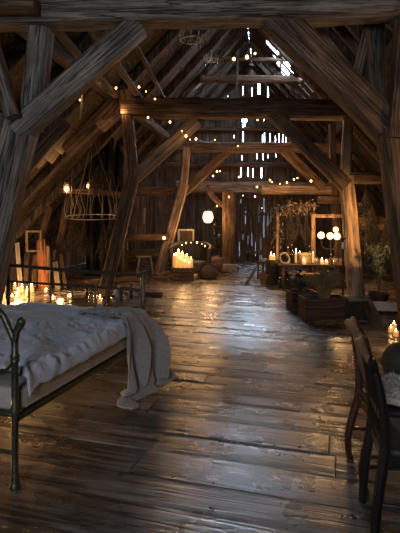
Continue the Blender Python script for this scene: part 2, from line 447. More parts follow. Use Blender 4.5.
# ------------------------------------------------------------------ timbers
def timber(name, label, cat, a, b, w, h, mat, up=(0, -1, 0), rough=.014, bow=.0, group=None, taper=1.0, parent=None):
    """hand-hewn timber a->b: wany edges and a slight bow; local z along the grain"""
    a, b = Vector(a), Vector(b); d = b - a; L = d.length; d.normalize()
    u = Vector(up)
    if abs(d.dot(u)) > .95: u = Vector((1, 0, 0))
    s = u.cross(d).normalized(); u = d.cross(s).normalized()
    n = max(6, int(L / .16)); c = min(w, h) * .16
    pr = []
    for (x0, y0), (x1, y1) in (((-w/2+c, -h/2), (w/2-c, -h/2)), ((w/2, -h/2+c), (w/2, h/2-c)), ((w/2-c, h/2), (-w/2+c, h/2)), ((-w/2, h/2-c), (-w/2, -h/2+c))):
        for t in (0, .5, 1): pr.append((x0 + (x1 - x0) * t, y0 + (y1 - y0) * t))
    k = len(pr); sd = R.uniform(0, 500); mb = MB()
    for i in range(n + 1):
        t = i / n; z = L * t; sc = 1 + (taper - 1) * t
        bx_ = bow * math.sin(PI * t) + .5 * rough * noise.noise(Vector((z * .9, sd, 3)))
        by_ = .5 * rough * noise.noise(Vector((z * .9, sd, 13)))
        for x, y in pr:
            q = 1 + rough * 5 * noise.noise(Vector((x * 6, y * 6 + sd, z * 1.3))) + rough * 3 * noise.noise(Vector((x * 15, y * 15 + sd, z * 4)))
            mb.v.append(Vector((x * sc * q + bx_, y * sc * q + by_, z)))
    for i in range(n):
        for j in range(k):
            mb.f.append((i * k + j, i * k + (j + 1) % k, (i + 1) * k + (j + 1) % k, (i + 1) * k + j))
    mb.f.append(tuple(range(k - 1, -1, -1))); mb.f.append(tuple(n * k + j for j in range(k)))
    o = obj(name, mb, mat, parent)
    o.matrix_world = Matrix.Translation(a) @ Matrix((s, u, d)).transposed().to_4x4()
    if label: tag(o, label, cat, group)
    return o
F1, F2, F3 = 4.75, 9.2, 13.6
B_ = 'beam'
def T(name, label, cat, p0, p1, Y, wpx, depth, mat, dy0=0.0, dy1=0.0, **k):
    """timber of frame Y given by picture points; wpx = face width in px"""
    w = wpx / FOC * Y
    a = at(*p0, Y); b = at(*p1, Y); a.y += dy0; b.y += dy1
    return timber(name, label, cat, a, b, w, depth, mat, **k)
# frame one (nearest)
T('tie_beam', 'massive grey hewn tie beam crossing the whole roof nearest the viewer', B_, (-90, 10), (470, 1), F1, 37, .34, M['beam'], rough=.02)
T('beam_end', 'short beam end with a bright sawn face lying on the nearest tie beam', B_, (-70, 3), (37, 5), F1 - .28, 13, .20, M['brown'], rough=.01)
T('wooden_post', 'thick grey leaning post beside the bed at the nearest frame', 'post', (-40, 380), (19, 118), F1, 34, .34, M['beam'], rough=.02, taper=.95, dy0=.06, dy1=.06)
T('wooden_post', 'upper grey post stub under the nearest tie beam above the bed', 'post', (28, 128), (38, 26), F1, 21, .24, M['beam'], dy0=.10, dy1=.10)
T('diagonal_brace', 'thick grey brace rising from the nearest bedside post to the tie beam', 'brace', (17, 132), (138, 24), F1, 24, .24, M['beam'], rough=.018, dy0=.0, dy1=.02)
T('diagonal_brace', 'slim pale strut leaning outward against the post nearest the bed', 'brace', (22, 122), (-13, 5), F1, 12, .16, M['beam'], dy0=-.22, dy1=-.22)
T('wooden_post', 'stout brown post beside the armless chairs at the nearest frame', 'post', (425, 379), (394, 128), F1, 26, .30, M['brown'], rough=.018, dy0=.05, dy1=.05)
T('wooden_post', 'upper brown post stub above the chairs under the nearest tie beam', 'post', (392, 140), (404, 18), F1, 17, .22, M['brown'], dy0=-.06, dy1=-.06)
T('diagonal_brace', 'thick brown brace from the nearest tie beam down to the post above the chairs', 'brace', (275, 14), (388, 126), F1, 31, .24, M['brown'], rough=.016, dy0=.06, dy1=.06)
T('wooden_post', 'dark upright stub between brace and post above the chairs', 'post', (377, 128), (374, 22), F1 + .35, 17, .18, M['rafter'])
T('diagonal_brace', 'short slanting board propped below the nearest tie beam above the chairs', 'brace', (353, 90), (369, 26), F1 + .3, 10, .06, M['brown'])
T('diagonal_brace', 'thin crooked stick hanging between the short slanting board and dark stub', 'brace', (374, 112), (367, 28), F1 + .28, 5, .06, M['brown'])
T('diagonal_brace', 'thin brown strut parallel above the thick brace near the chairs', 'brace', (314, 24), (362, 84), F1 + .55, 6, .08, M['brown'])
T('diagonal_brace', 'second thin strut high between the nearest tie beam and right roof', 'brace', (332, 20), (366, 60), F1 + .75, 9, .08, M['brown'])
# frame two
T('tie_beam', 'long brown tie beam of the middle frame hung with fairy lights', B_, (122, 108), (352, 110), F2, 19, .30, M['brown'], rough=.02)
T('wooden_post', 'slender reddish leaning post behind the jars on the floor', 'post', (103, 299), (134, 172), F2, 13, .26, M['brown'], dy0=.02, dy1=.02)
T('wooden_post', 'upper reddish post stub holding the middle tie beam on the herb side', 'post', (133, 176), (125, 92), F2, 11.5, .22, M['brown'], dy0=-.03, dy1=-.03)
T('diagonal_brace', 'pale brace rising from the reddish post to the middle tie beam', 'brace', (133, 178), (197, 120), F2, 13, .18, M['pale'], dy0=.1, dy1=.1)
T('diagonal_brace', 'dark aisle strut sloping from the reddish post down behind the bedside post', 'brace', (119, 98), (66, 152), F2 + .15, 13, .18, M['brown'])
T('diagonal_brace', 'lower aisle strut below the roof boards behind the bedside post', 'brace', (68, 122), (22, 172), F2 - .8, 12, .18, M['brown'])
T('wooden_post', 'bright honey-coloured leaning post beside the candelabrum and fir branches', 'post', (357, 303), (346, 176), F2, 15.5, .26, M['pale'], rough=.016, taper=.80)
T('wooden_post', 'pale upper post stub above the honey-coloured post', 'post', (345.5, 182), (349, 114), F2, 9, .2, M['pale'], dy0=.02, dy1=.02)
T('diagonal_brace', 'dark brown brace from the middle tie beam down to the honey-coloured post', 'brace', (274, 116), (345, 186), F2, 14, .20, M['brown'], dy0=-.06, dy1=-.06)
T('cross_rail', 'aisle rail running from the honey-coloured post out to the roof', 'rail', (347, 178), (440, 180), F2 + .1, 11, .18, M['brown'])
T('wooden_post', 'dark pointed strut beside the upper stub of the honey-coloured post', 'post', (333, 182), (332, 124), F2 + 1.2, 6, .12, M['pale'])
# frame three
T('tie_beam', 'far tie beam before the plank wall above the hanging lantern', B_, (176, 147), (344, 148), F3, 10, .28, M['brown'])
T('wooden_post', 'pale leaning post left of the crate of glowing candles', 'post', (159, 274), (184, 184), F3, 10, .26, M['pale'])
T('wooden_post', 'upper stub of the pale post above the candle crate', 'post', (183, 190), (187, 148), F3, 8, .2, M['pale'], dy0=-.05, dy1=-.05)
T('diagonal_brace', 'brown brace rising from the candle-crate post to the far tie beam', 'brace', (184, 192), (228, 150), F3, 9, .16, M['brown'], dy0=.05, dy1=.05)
T('wooden_post', 'far post mostly hidden behind the honey-coloured post', 'post', (340, 274), (331, 148), F3, 8, .24, M['brown'])
T('diagonal_brace', 'dark far brace under the tie beam beside the door wall', 'brace', (284, 150), (322, 188), F3, 10, .16, M['brown'], dy0=-.05, dy1=-.05)
T('cross_rail', 'rail crossing the far frame above the white frame and candelabrum', 'rail', (262, 190), (346, 190), F3, 9, .2, M['pale'])
T('cross_rail', 'rail running behind the pale post toward the dark drape', 'rail', (100, 192), (186, 191), F3 + .1, 8, .2, M['brown'])
T('cross_rail', 'short dark block beam below the far rail behind the white frame', 'rail', (318, 200), (346, 200), F3 - .2, 8, .2, M['brown'])
T('collar_beam', 'collar beam high above the far tie beam under the torn roof', B_, (200, 79), (302, 80), F3, 7, .2, M['brown'])
T('collar_beam', 'thin upper collar near the ridge beneath the roof holes', B_, (216, 59), (287, 60), F3, 3, .1, M['brown'])
T('wooden_post', 'slim pole hanging between both far collar beams and tie', 'post', (237, 143), (237, 50), F3 - .18, 2.2, .06, M['rafter'])
# long plates
timber('purlin', 'long purlin under the roof on the bed side', 'beam', (axis(-1) - 2.55, -1, 4.12), (axis(17.3) - 2.55, 17.3, 4.12), .2, .24, M['rafter'], up=(0, 0, 1))
timber('purlin', 'long purlin under the roof on the chair side', 'beam', (axis(-1) + 2.55, -1, 4.12), (axis(17.3) + 2.55, 17.3, 4.12), .2, .24, M['rafter'], up=(0, 0, 1))
# back wall timbers
T('lintel_beam', 'weathered lintel beam over the barn door in the far wall', B_, (176, 187), (345, 188), YB - .16, 12, .26, M['pale'], rough=.016)
T('gable_beam', 'upper horizontal beam across the far plank gable', B_, (140, 165), (362, 165), YB - .12, 5, .16, M['brown'])
T('gable_beam', 'thin girt across the far gable below the round light hole', B_, (170, 129), (330, 130), YB - .12, 4, .12, M['brown'])
T('wooden_post', 'square upright post on a stone block left of the barn door', 'post', (229, 264), (229, 192), 14.3, 13, .36, M['brown'])
T('diagonal_brace', 'curved brace between the upright post and lintel beside the lantern', 'brace', (224, 206), (206, 186), 14.4, 5, .12, M['brown'], bow=.06)
def rough_block(name, label, cat, c, s, mat, seed=0, rz=0.0):
    mb = MB(); n = 5
    import bmesh
    bm = bmesh.new(); bmesh.ops.create_cube(bm, size=1); bmesh.ops.subdivide_edges(bm, edges=bm.edges[:], cuts=n, use_grid_fill=True)
    for v in bm.verts:
        q = v.co * 2; r = 1 - .14 * max(0, (abs(q.x) ** 8 + abs(q.y) ** 8 + abs(q.z) ** 8 - 1) / 2)
        d = .06 * noise.noise(v.co * 3 + Vector((seed, 0, 0)))
        v.co = v.co * (r + d); v.co.z = max(v.co.z, -.5)
        v.co = Vector((v.co.x * s[0], v.co.y * s[1], (v.co.z + .5) * s[2]))
    mb.add([v.co.copy() for v in bm.verts], [tuple(v.index for v in f.verts) for f in bm.faces]); bm.free()
    o = obj(name, mb, mat); o.location = c; o.rotation_euler = (0, 0, rz)
    return tag(o, label, cat)
rough_block('stone_block', 'rough stone block under the square post left of the barn door', 'stone', (at(229, 272, 14.3).x, 14.3, 0), (.52, .46, .25), M['stone'], 3)
rough_block('stone_block', 'small pale stone set before the crack of the barn door', 'stone', at(263, 261, 17.2) * 1.0 - Vector((0, 0, at(263, 261, 17.2).z)), (.25, .2, .28), M['white'], 8)
rough_block('stone_block', 'dark footing block under the honey-coloured post', 'stone', (3.04, F2 - .02, 0), (.5, .44, .12), M['stone'], 5)

# ------------------------------------------------------------------ bed
bedO = Vector((-1.095, 2.84, 0)); BL, BW = 1.89, 1.55
bed = thing('iron_bed', 'old tarnished iron double bed with a curved tubular foot end', 'bed', bedO, AX_RZ)
def arc(p, q, r, n=10):
    return [Vector(p) * (1 - t) ** 2 + Vector(q) * 2 * t * (1 - t) + Vector(r) * t * t for t in [i / n for i in range(n + 1)]]
def post_prof(h, r=.021):
    return [(.030, 0), (.034, .012), (.030, .03), (.022, .045), (.026, .06), (r, .075), (r * .95, .2), (r, .42), (.029, .44), (.029, .47), (r, .49), (r * .95, .74), (.029, .755), (.024, .77), (.029, .785), (r, .80), (r * .95, h)]
fe = None
for x, y, h, nm in ((0, 0, .90, 'foot_post'), (-BW, 0, .90, 'foot_post'), (0, BL, 1.06, 'head_post'), (-BW, BL, 1.11, 'head_post')):
    mb = MB().lathe([(r, z) for r, z in post_prof(h)], 12, (x, y, 0))
    p = obj(nm, mb, M['iron'], bed)
    if nm == 'foot_post':
        s = 1 if x == 0 else -1
        k = MB().tube([(x - s * .004, y, h - .05), (x + s * .012, y, h + .03), (x + s * .045, y, h + .085)], [.02, .022, .026], 10)
        k.ball((x + s * .045, y, h + .09), .027)
        obj('finial', k, M['iron'], p)
    else:
        k = MB().ball((x, y, h + .02), .028); obj('finial', k, M['iron'], p)
# bowed top tube and scrolls of the foot end
pts = arc((0, 0, .87), (-.05, 0, .965), (-.075, 0, 1.01), 6)[:-1] + arc((-.075, 0, 1.01), (-.16, 0, 1.10), (-.42, 0, 1.115), 10)[:-1] + arc((-.42, 0, 1.115), (-.78, 0, 1.13), (-1.13, 0, 1.115), 8)[:-1] + arc((-1.13, 0, 1.115), (-1.39, 0, 1.10), (-BW + .075, 0, 1.01), 10)[:-1] + arc((-BW + .075, 0, 1.01), (-BW + .05, 0, .965), (-BW, 0, .87), 6)
obj('top_tube', MB().tube(pts, .021, 10), M['iron'], bed)
for s0, s1 in ((0, -1), (-BW, 1)):
    pts = arc((s0, 0, .80), (s0 + s1 * .01, 0, .69), (s0 + s1 * .16, 0, .655), 9) + arc((s0 + s1 * .16, 0, .655), (s0 + s1 * .40, 0, .63), (s0 + s1 * .46, 0, .80), 9)[1:] + arc((s0 + s1 * .46, 0, .80), (s0 + s1 * .47, 0, .98), (s0 + s1 * .62, 0, 1.11), 9)[1:]
    obj('scroll', MB().tube(pts, .010, 8), M['iron'], bed)
for z, r in ((.44, .020), (.21, .014)):
    obj('foot_rail', MB().tube([(0, 0, z), (-BW, 0, z)], r, 8), M['iron'], bed)
obj('head_rail', MB().tube([(0, BL, 1.045), (-BW * .5, BL, 1.065), (-BW, BL, 1.10)], .018, 8), M['iron'], bed)
obj('head_rail', MB().tube([(0, BL, .90), (-BW, BL, .93)], .012, 8), M['iron'], bed)
obj('head_rail', MB().tube([(0, BL, .25), (-BW, BL, .25)], .014, 8), M['iron'], bed)
for k in range(1, 6):
    x = -BW * k / 6
    obj('spindle', MB().tube([(x, BL, .25), (x, BL, .90)], .009, 8), M['iron'], bed)
for x in (0, -BW):
    mb = MB(); mb.bar((x, .02, .41), (x, BL - .02, .41), .04, .035)
    obj('side_rail', mb, M['iron'], bed)
for k in range(5):
    y = .2 + k * (BL - .4) / 4
    obj('slat', MB().bar((-.02, y, .41), (-BW + .02, y, .41), .09, .025), M['dark'], bed)
bl = lambda p: bed.matrix_basis @ Vector(p)
mx_bed = Matrix.Translation(bedO) @ Matrix.Rotation(AX_RZ, 4, 'Z')
def place_bed(o): o.matrix_world = mx_bed; return o
# mattress
def rbox(x0, x1, y0, y1, z0, z1, r, n=26, wob=.004):
    mb = MB(); prof = []
    for i in range(6):
        a = -PI / 2 + PI / 2 * i / 5; prof.append((r - r * math.cos(a), z0 + r + r * math.sin(a)))
    for i in range(6):
        a = PI / 2 * i / 5; prof.append((r - r * math.cos(a), z1 - r + r * math.sin(a)))
    rings = []
    def loop(ins, z):
        out = []
        cx, cy = (x0 + x1) / 2, (y0 + y1) / 2; hx, hy = (x1 - x0) / 2 - ins, (y1 - y0) / 2 - ins; cr_ = .06
        for sx, sy, a0 in ((1, -1, -PI / 2), (1, 1, 0), (-1, 1, PI / 2), (-1, -1, PI)):
            for i in range(7):
                a = a0 + PI / 2 * i / 6
                out.append(Vector((cx + sx * (hx - cr_) + cr_ * math.cos(a), cy + sy * (hy - cr_) + cr_ * math.sin(a), z)))
        # add points along the straight sides
        res = []
        for i, p in enumerate(out):
            q = out[(i + 1) % len(out)]; res.append(p)
            if (q - p).length > .2:
                for t in range(1, 12): res.append(p.lerp(q, t / 12))
        return res
    for ins, z in prof: rings.append(loop(ins, z))
    k = len(rings[0])
    for rg in rings:
        for p in rg: mb.v.append(p + Vector((noise.noise(p * 5), noise.noise(p * 5 + Vector((9, 0, 0))), noise.noise(p * 4))) * wob)
    for i in range(len(rings) - 1):
        for j in range(k): mb.f.append((i * k + j, i * k + (j + 1) % k, (i + 1) * k + (j + 1) % k, (i + 1) * k + j))
    mb.f.append(tuple(range(k - 1, -1, -1))); mb.f.append(tuple((len(rings) - 1) * k + j for j in range(k)))
    return mb
mt = place_bed(obj('mattress', rbox(-BW + .04, .008, .035, BL - .04, .432, .572, .03), M['mattress']))
tag(mt, 'thin beige mattress on the iron bed under the grey duvet', 'mattress')
for z in (.455, .548):
    ring = []
    y0, y1, x0, x1 = .06, BL - .07, -BW + .04, .010
    obj('piping', MB().tube([(x1, y0 + .03, z), (x1, y1 - .03, z)], .006, 6), M['mattress'], mt)
# duvet: rumpled height field with its edge rolling over the mattress side
def fold(x, y):
    p = Vector((x * 1.4, y * 1.4, 0))
    w = Vector((noise.noise(p), noise.noise(p + Vector((5, 3, 1))), 0)) * .45
    q = Vector((x * 3.0, y * 1.9, 2)) + w
    r1 = 1 - abs(noise.noise(q)) * 2.2
    r2 = 1 - abs(noise.noise(Vector((x * 5.0 + y * 4, y * 6.5 - x * 3, 7)) + w * 2)) * 2.4
    r3 = 1 - abs(noise.noise(Vector((x * 13, y * 11, 4)) + w * 4)) * 2.4
    r4 = 1 - abs(noise.noise(Vector((x * 22 + y * 9, y * 17, 14)) + w * 5)) * 2.4
    return .042 * max(r1, -.4) + .032 * max(r2, -.5) + .015 * max(r3, -.6) + .006 * max(r4, -.6)
def sst(a, b, x):
    t = min(1, max(0, (x - a) / (b - a))); return t * t * (3 - 2 * t)
def duvet(s, t):
    y = .075 + (BL - .19) * t + .02 * math.sin(s * 9)
    L = .085 + BW + .02; d = s * L      # arc length from the hanging right hem
    hem = .015 * noise.noise(Vector((y * 4, 0, 1))) + .008 * noise.noise(Vector((y * 13, 0, 6)))
    top = .606 + fold(-d, y) + .035 * sst(.2, .8, -0 + d) 
    if d < .10:
        u = d / .10
        a = u * PI / 2
        x = .035 - .055 * (1 - math.cos(a)) + .02 * noise.noise(Vector((y * 7, u * 2, 0)))
        z = .552 + hem * (1 - u) + (top - .552) * math.sin(a)
    else:
        x = -.02 - (d - .10) * 1.0; x = max(x, -BW - .04); z = top
    e = min(1, (y - .05) / .10, (BL - .06 - y) / .12)
    z -= .05 * (1 - max(0, e)) ** 2
    return (x, y, z)
dv = place_bed(obj('duvet', MB().grid(duvet, 170, 180), M['duvet'], solid=.016))
tag(dv, 'crumpled grey linen duvet spread over the iron bed', 'duvet')
# two long pillows lying toward the head end
def pillow(cx, cy, cz, lx, ly, lz, rz, seed):
    mb = MB(); n = 40; m = 24; c, s = math.cos(rz), math.sin(rz)
    for sg in (1, -1):
        base = len(mb.v)
        for i in range(n + 1):
            for j in range(m + 1):
                u, v = i / n * 2 - 1, j / m * 2 - 1
                e = max(0, (1 - abs(u) ** 3.2)) ** .55 * max(0, (1 - abs(v) ** 2.6)) ** .6
                x = u * lx / 2 * (1 - .05 * v * v); y = v * ly / 2 * (1 - .09 * u * u)
                z = sg * lz / 2 * e * (1 + .25 * noise.noise(Vector((x * 5, y * 6, seed + sg)))) + .010 * noise.noise(Vector((x * 16, y * 14, seed))) * e - .02 * abs(u) ** 4
                mb.v.append(Vector((cx + x * c - y * s, cy + x * s + y * c, cz + z)))
        w = m + 1
        for i in range(n):
            for j in range(m):
                q = (base + i * w + j, base + (i + 1) * w + j, base + (i + 1) * w + j + 1, base + i * w + j + 1)
                mb.f.append(q if sg > 0 else q[::-1])
    return mb
p1 = place_bed(obj('pillow', pillow(-.97, 1.30, .675, 1.05, .44, .15, .10, 1), M['pillow']))
tag(p1, 'plump grey pillow nearer the foot end lying across the duvet', 'pillow')
p2 = place_bed(obj('pillow', pillow(-.83, 1.66, .675, 1.15, .36, .17, -.05, 5), M['duvet']))
tag(p2, 'long grey pillow against the head rails of the iron bed', 'pillow')
# throw hanging from the corner to the floor
def throw(s, t):
    # t along the hang, s across (0 = toward the foot, 1 = past the head post)
    prof = [(-.42, .69), (-.22, .705), (-.05, .695), (.05, .665), (.105, .57), (.135, .45), (.15, .32), (.16, .20), (.165, .10), (.19, .05), (.26, .03), (.34, .025)]
    k = t * (len(prof) - 1); i = min(int(k), len(prof) - 2); f = k - i
    x = prof[i][0] * (1 - f) + prof[i + 1][0] * f; z = prof[i][1] * (1 - f) + prof[i + 1][1] * f
    hang = sst(.22, .50, t); fl_ = sst(.72, .86, t)
    wave = math.sin(s * 15 + 1.2 * math.sin(t * 5) + 2.0 * t) * .6 + math.sin(s * 27 + t * 5 + 1) * .4
    y0 = 1.40 + (.08 - .10 * t) * hang - .16 * fl_
    y1 = 1.78 + hang * (.20 + .05 * math.sin(t * 7)) + .03 * fl_
    y = y0 + (y1 - y0) * s + .02 * hang * math.sin(s * 15 + t * 6)
    amp = .012 + .060 * hang * (1 - fl_ * .5)
    x += amp * wave * (.3 + .7 * hang) + hang * (.10 * s ** 1.5 - .10 * (1 - s)) * (1 - .3 * fl_)
    x += fl_ * (-.10 * (1 - s) - .13 * s) + .05 * fl_ * noise.noise(Vector((s * 5, 1.5, t * 3)))
    z += (1 - hang) * (.012 + .020 * wave + .6 * fold(x, y))
    z += fl_ * (.03 * s + .04 * (1 + wave) * .5 * s + .07 * max(0, noise.noise(Vector((s * 4, t * 13, 3))))) * (1 - sst(.93, 1, t) * .8)
    return (x, y, max(z, .012))
th = place_bed(obj('throw_blanket', MB().grid(throw, 90, 110), M['blanket'], solid=.012))
tag(th, 'grey beige throw sliding off the bed corner onto the floor', 'blanket')

# ------------------------------------------------------------------ chairs
def chair(name, label, loc, rz, mat, kind, w=.38):
    """local: faces +x, back along y; origin on the floor under the back"""
    t = thing(name, label, 'chair', loc, rz)
    hw = w / 2
    for s in (-1, 1):
        # sabre rear leg running up into the back post
        pts = [(-.05, s * hw, 0), (-.072, s * hw, .11), (-.045, s * hw, .25), (.0, s * hw, .40), (.01, s * hw, .50), (.0, s * hw, .64), (-.025, s * hw, .80), (-.05, s * hw, .88)]
        if kind == 'slat': pts[:4] = [(-.045, s * hw, 0), (-.040, s * hw, .11), (-.027, s * hw, .25), (-.005, s * hw, .40)]
        mb = MB(); ps = []
        for i in range(len(pts) - 1):
            for q in range(4):
                ps.append(Vector(pts[i]).lerp(Vector(pts[i + 1]), q / 4))
        ps.append(Vector(pts[-1]))
        for _ in range(3):
            ps = [ps[0]] + [(ps[i - 1] + ps[i] * 2 + ps[i + 1]) / 4 for i in range(1, len(ps) - 1)] + [ps[-1]]
        mb.tube(ps, [.017 + .010 * math.sin(PI * min(1, i / (len(ps) - 1) + .1)) for i in range(len(ps))], 8)
        obj('rear_leg', mb, mat, t)
        mb = MB(); mb.tube([(.40, s * (hw + .02), .44), (.405, s * (hw + .02), .3), (.395, s * (hw + .015), .15), (.40, s * (hw + .02), 0)], [.024, .022, .017, .015], 8)
        obj('front_leg', mb, mat, t)
        mb = MB(); mb.bar((-.0, s * hw, .42), (.40, s * (hw + .02), .42), .022, .055); obj('seat_rail', mb, mat, t)
        mb = MB(); mb.tube([(-.03, s * hw, .20), (.40, s * (hw + .015), .2)], .011, 8); obj('stretcher', mb, mat, t)
    for x in (.0, .40):
        mb = MB(); mb.bar((x, -hw, .42), (x, hw, .42), .022, .055); obj('seat_rail', mb, mat, t)
    s_ = rbox(-.0, .43, -hw - .03, hw + .03, .435, .485, .02); obj('seat', s_, M['leather'], t)
    # crest rail with rolled ears
    def crest(u, v):
        y = (u * 2 - 1) * (hw + .035); a = v * 2 * PI
        e = abs(u * 2 - 1)
        hz = .055 + .015 * math.cos(PI * (u * 2 - 1)) ; hx = .016 + .012 * e ** 4
        fade = 1 if e < .97 else .55
        return (-.050 - .012 * (1 - e * e) - .012 * e ** 6 + math.cos(a) * hx * fade - .25 * math.sin(a) * hz * .5, y, .895 + .018 * math.cos(PI * (u * 2 - 1)) + .01 * e ** 5 + math.sin(a) * hz * fade)
    mb = MB().grid(crest, 24, 14)
    n0 = len(mb.v)
    mb.f.append(tuple(range(0, 14))); mb.f.append(tuple(24 * 15 + k for k in range(13, -1, -1)))
    obj('crest_rail', mb, mat, t)
    if kind == 'splat':
        def splat(u, v):
            z = .49 + v * .36; wd = .055 + .045 * math.sin(v * PI) + .02 * math.cos(v * 4 * PI)
            x = .012 - .055 * sst(.1, 1.1, v) - .01 * v
            return (x, (u * 2 - 1) * wd, z)
        obj('back_splat', MB().grid(splat, 8, 18), mat, t, solid=.016)
    else:
        for k in range(4):
            y = -hw + (k + 1) * w / 5
            obj('back_slat', MB().tube([(.010, y, .48), (-.0, y, .64), (-.028, y, .80), (-.055, y, .88)], [.012, .015, .013, .011], 8), mat, t)
        mb = MB(); mb.bar((.0, -hw, .60), (.0, hw, .60), .018, .04); obj('cross_rail', mb, mat, t)
    return t
chair('wooden_chair', 'polished red-brown chair with curled crest rail holding the sheepskin', (1.035, 3.00, 0), -.08, M['mahog'], 'splat', .38)
chair('wooden_chair', 'near-black slat-back chair in front of the red-brown chair', (.93, 2.52, 0), -.17, M['black'], 'slat', .36)
# sheepskin on the far chair
def fur(u, v):
    a = u * 2 * PI; r = v
    x = .22 + .20 * r * math.cos(a) * (1 + .12 * math.sin(5 * a)); y = .20 * r * math.sin(a) * (1 + .1 * math.sin(4 * a + 1))
    return (x, y, .515 + .045 * (1 - r ** 3) + .012 * noise.noise(Vector((x * 25, y * 25, 0))) - .02 * r ** 6)
sk = obj('sheepskin', MB().grid(fur, 48, 14), M['fur'], solid=.03)
sk.location = (1.035, 3.00, 0); sk.rotation_euler = (0, 0, -.08); tag(sk, 'cream sheepskin draped on the seat of the red-brown chair', 'sheepskin')
for i in range(0): pass
hm = MB()
for i in range(900):
    a = R.uniform(0, 2 * PI); r = R.random() ** .5 * .98
    p = Vector(fur(a / 2 / PI, r)) + Vector((0, 0, .012)); d = Vector((R.uniform(-1, 1) + .9 * math.cos(a) * r, R.uniform(-1, 1) + .9 * math.sin(a) * r, R.uniform(.4, 1.3)))
    hm.leaf(p, d, R.uniform(.025, .05), .008)
obj('fleece', hm, M['fur'], sk)

# pouf on the floor
pf = thing('pouf', 'low dark grey-green pouf standing on the floor beyond the chairs', 'pouf', (1.99 + .18, 4.95, 0))
obj('body', MB().lathe([(.22, 0), (.27, .015), (.285, .08), (.27, .17), (.22, .245), (.14, .29), (.05, .308), (.01, .31)], 28), M['pouf'], pf)
obj('button', MB().ball((0, 0, .31), .02, 8, .5), M['pouf'], pf)
obj('seam', MB().tube([(.286 * math.cos(a), .286 * math.sin(a), .09) for a in [k * PI / 14 for k in range(28)]], .006, 6, closed=True), M['pouf'], pf)

# ------------------------------------------------------------------ candles
def candle_proto(name, h, r, waxm, label, cat='candle', glass_=False, group=None):
    t = thing(name, label, cat, (0, 0, -50), 0, group)
    obj('wax', MB().lathe([(r, 0), (r * 1.02, .004), (r, h * .5), (r * .99, h - .004), (r * .86, h), (r * .4, h - .006), (.002, h - .008)], 12, wob=.02), waxm, t)
    obj('wick', MB().tube([(0, 0, h - .01), (.001, 0, h + .012)], .0015, 5), M['wire'], t)
    s = 1.35
    obj('flame', MB().lathe([(.001, h + .006), (.006 * s, h + .014), (.0085 * s, h + .022 * s), (.006 * s, h + .036 * s), (.001, h + .054 * s)], 8), M['flame'], t)
    if glass_:
        obj('glass_cup', MB().lathe([(r * 1.15, -.002), (r * 1.35, .004), (r * 1.4, h + .05), (r * 1.36, h + .05), (r * 1.25, .008), (.002, .006)], 14), M['clear'], t)
    return t
used = set()
def put(proto, loc, label=None, group=None, rz=0.0, scale=None):
    if proto.name not in used:
        used.add(proto.name); proto.location = loc; proto.rotation_euler = (0, 0, rz)
        if label: proto['label'] = label
        if group: proto['group'] = group
        if scale: proto.scale = scale if isinstance(scale, (tuple, list)) else (scale,) * 3
        return proto
    return dup(proto, loc, rz, label, group, scale)
def point(name, loc, power, col=WARM, r=.06):
    l = bpy.data.lights.new(name, 'POINT'); l.energy = power; l.color = col; l.shadow_soft_size = r
    o = bpy.data.objects.new(name, l); COL.objects.link(o); o.location = loc; return o
# floor cluster by the bed head
C1 = candle_proto('pillar_candle', .11, .045, M['wax'], 'lit pillar candle')
spots = [(2, 299), (8, 294), (12, 301), (18, 297), (22, 292), (4, 290), (15, 289), (27, 296), (-6, 296), (32, 292)]
for i, (x, y) in enumerate(spots):
    put(C1, fl(x, y), 'lit pillar candle in the glowing crowd on the floor behind the bed', 'crowd of candles behind the bed head', scale=(1, 1, .7 + .6 * R.random()))
C2 = candle_proto('tea_light', .035, .04, M['wax'], 'tea light', glass_=True)
for (x, y), lb in zip(((53, 301), (70, 299), (46, 293), (31, 288)), (
        'tea light on bare boards midway between the candle crowd and the jars', 'tea light standing alone closest to the row of jars',
        'small tea light between the candle crowd and leaning boards', 'tea light at the far edge of the candle crowd under the planks')):
    put(C2, fl(x, y), lb)
point('candle_light', at(14, 284, 9.6), 70, r=.12)
point('candle_light', at(-30, 284, 9.0), 24, r=.12)
point('candle_light', at(60, 294, 9.6), 6, r=.06)
# added unseen tea light and lamp that warm the boards under the bed
put(C2, (-2.15, 3.4, 0), 'added unseen tea light warming the boards under the iron bed')
point('candle_light', (-2.1, 3.38, .16), 30, r=.04)
# right floor candles
for (x, y), lb in zip(((391, 332), (396, 336), (394, 328)), ('short candle at the front of the trio by the stout brown post', 'candle closest to the viewer in the trio by the post', 'rear candle of the trio beside the stout brown post')):
    put(C1, fl(x, y), lb, 'trio of floor candles', scale=(.8, .8, .55))
point('candle_light', fl(394, 328, .26) , 5, r=.05)


# ------------------------------------------------------------------ jars and bottles in front of the reddish post
def jar_proto():
    t = thing('glass_jar', 'jar', 'jar', (0, 0, -50))
    obj('glass', MB().lathe([(.05, 0), (.055, .006), (.055, .11), (.042, .135), (.042, .155), (.039, .155), (.039, .135), (.05, .108), (.05, .01), (.002, .008)], 14), M['clear'], t)
    obj('lid', MB().lathe([(.045, .150), (.045, .172), (.042, .175), (.002, .176)], 14), M['black_iron'], t)
    return t
def bottle_proto(mat, nm='glass_bottle'):
    t = thing(nm, 'bottle', 'bottle', (0, 0, -50))
    obj('glass', MB().lathe([(.035, 0), (.04, .006), (.04, .17), (.034, .2), (.016, .23), (.014, .29), (.018, .292), (.018, .305), (.012, .306), (.002, .306)], 14), mat, t)
    obj('cork', MB().lathe([(.012, .300), (.013, .325), (.011, .328), (.002, .328)], 10), M['stool'], t)
    return t
J = jar_proto(); BD = bottle_proto(M['bottle']); BA = bottle_proto(M['amber'])
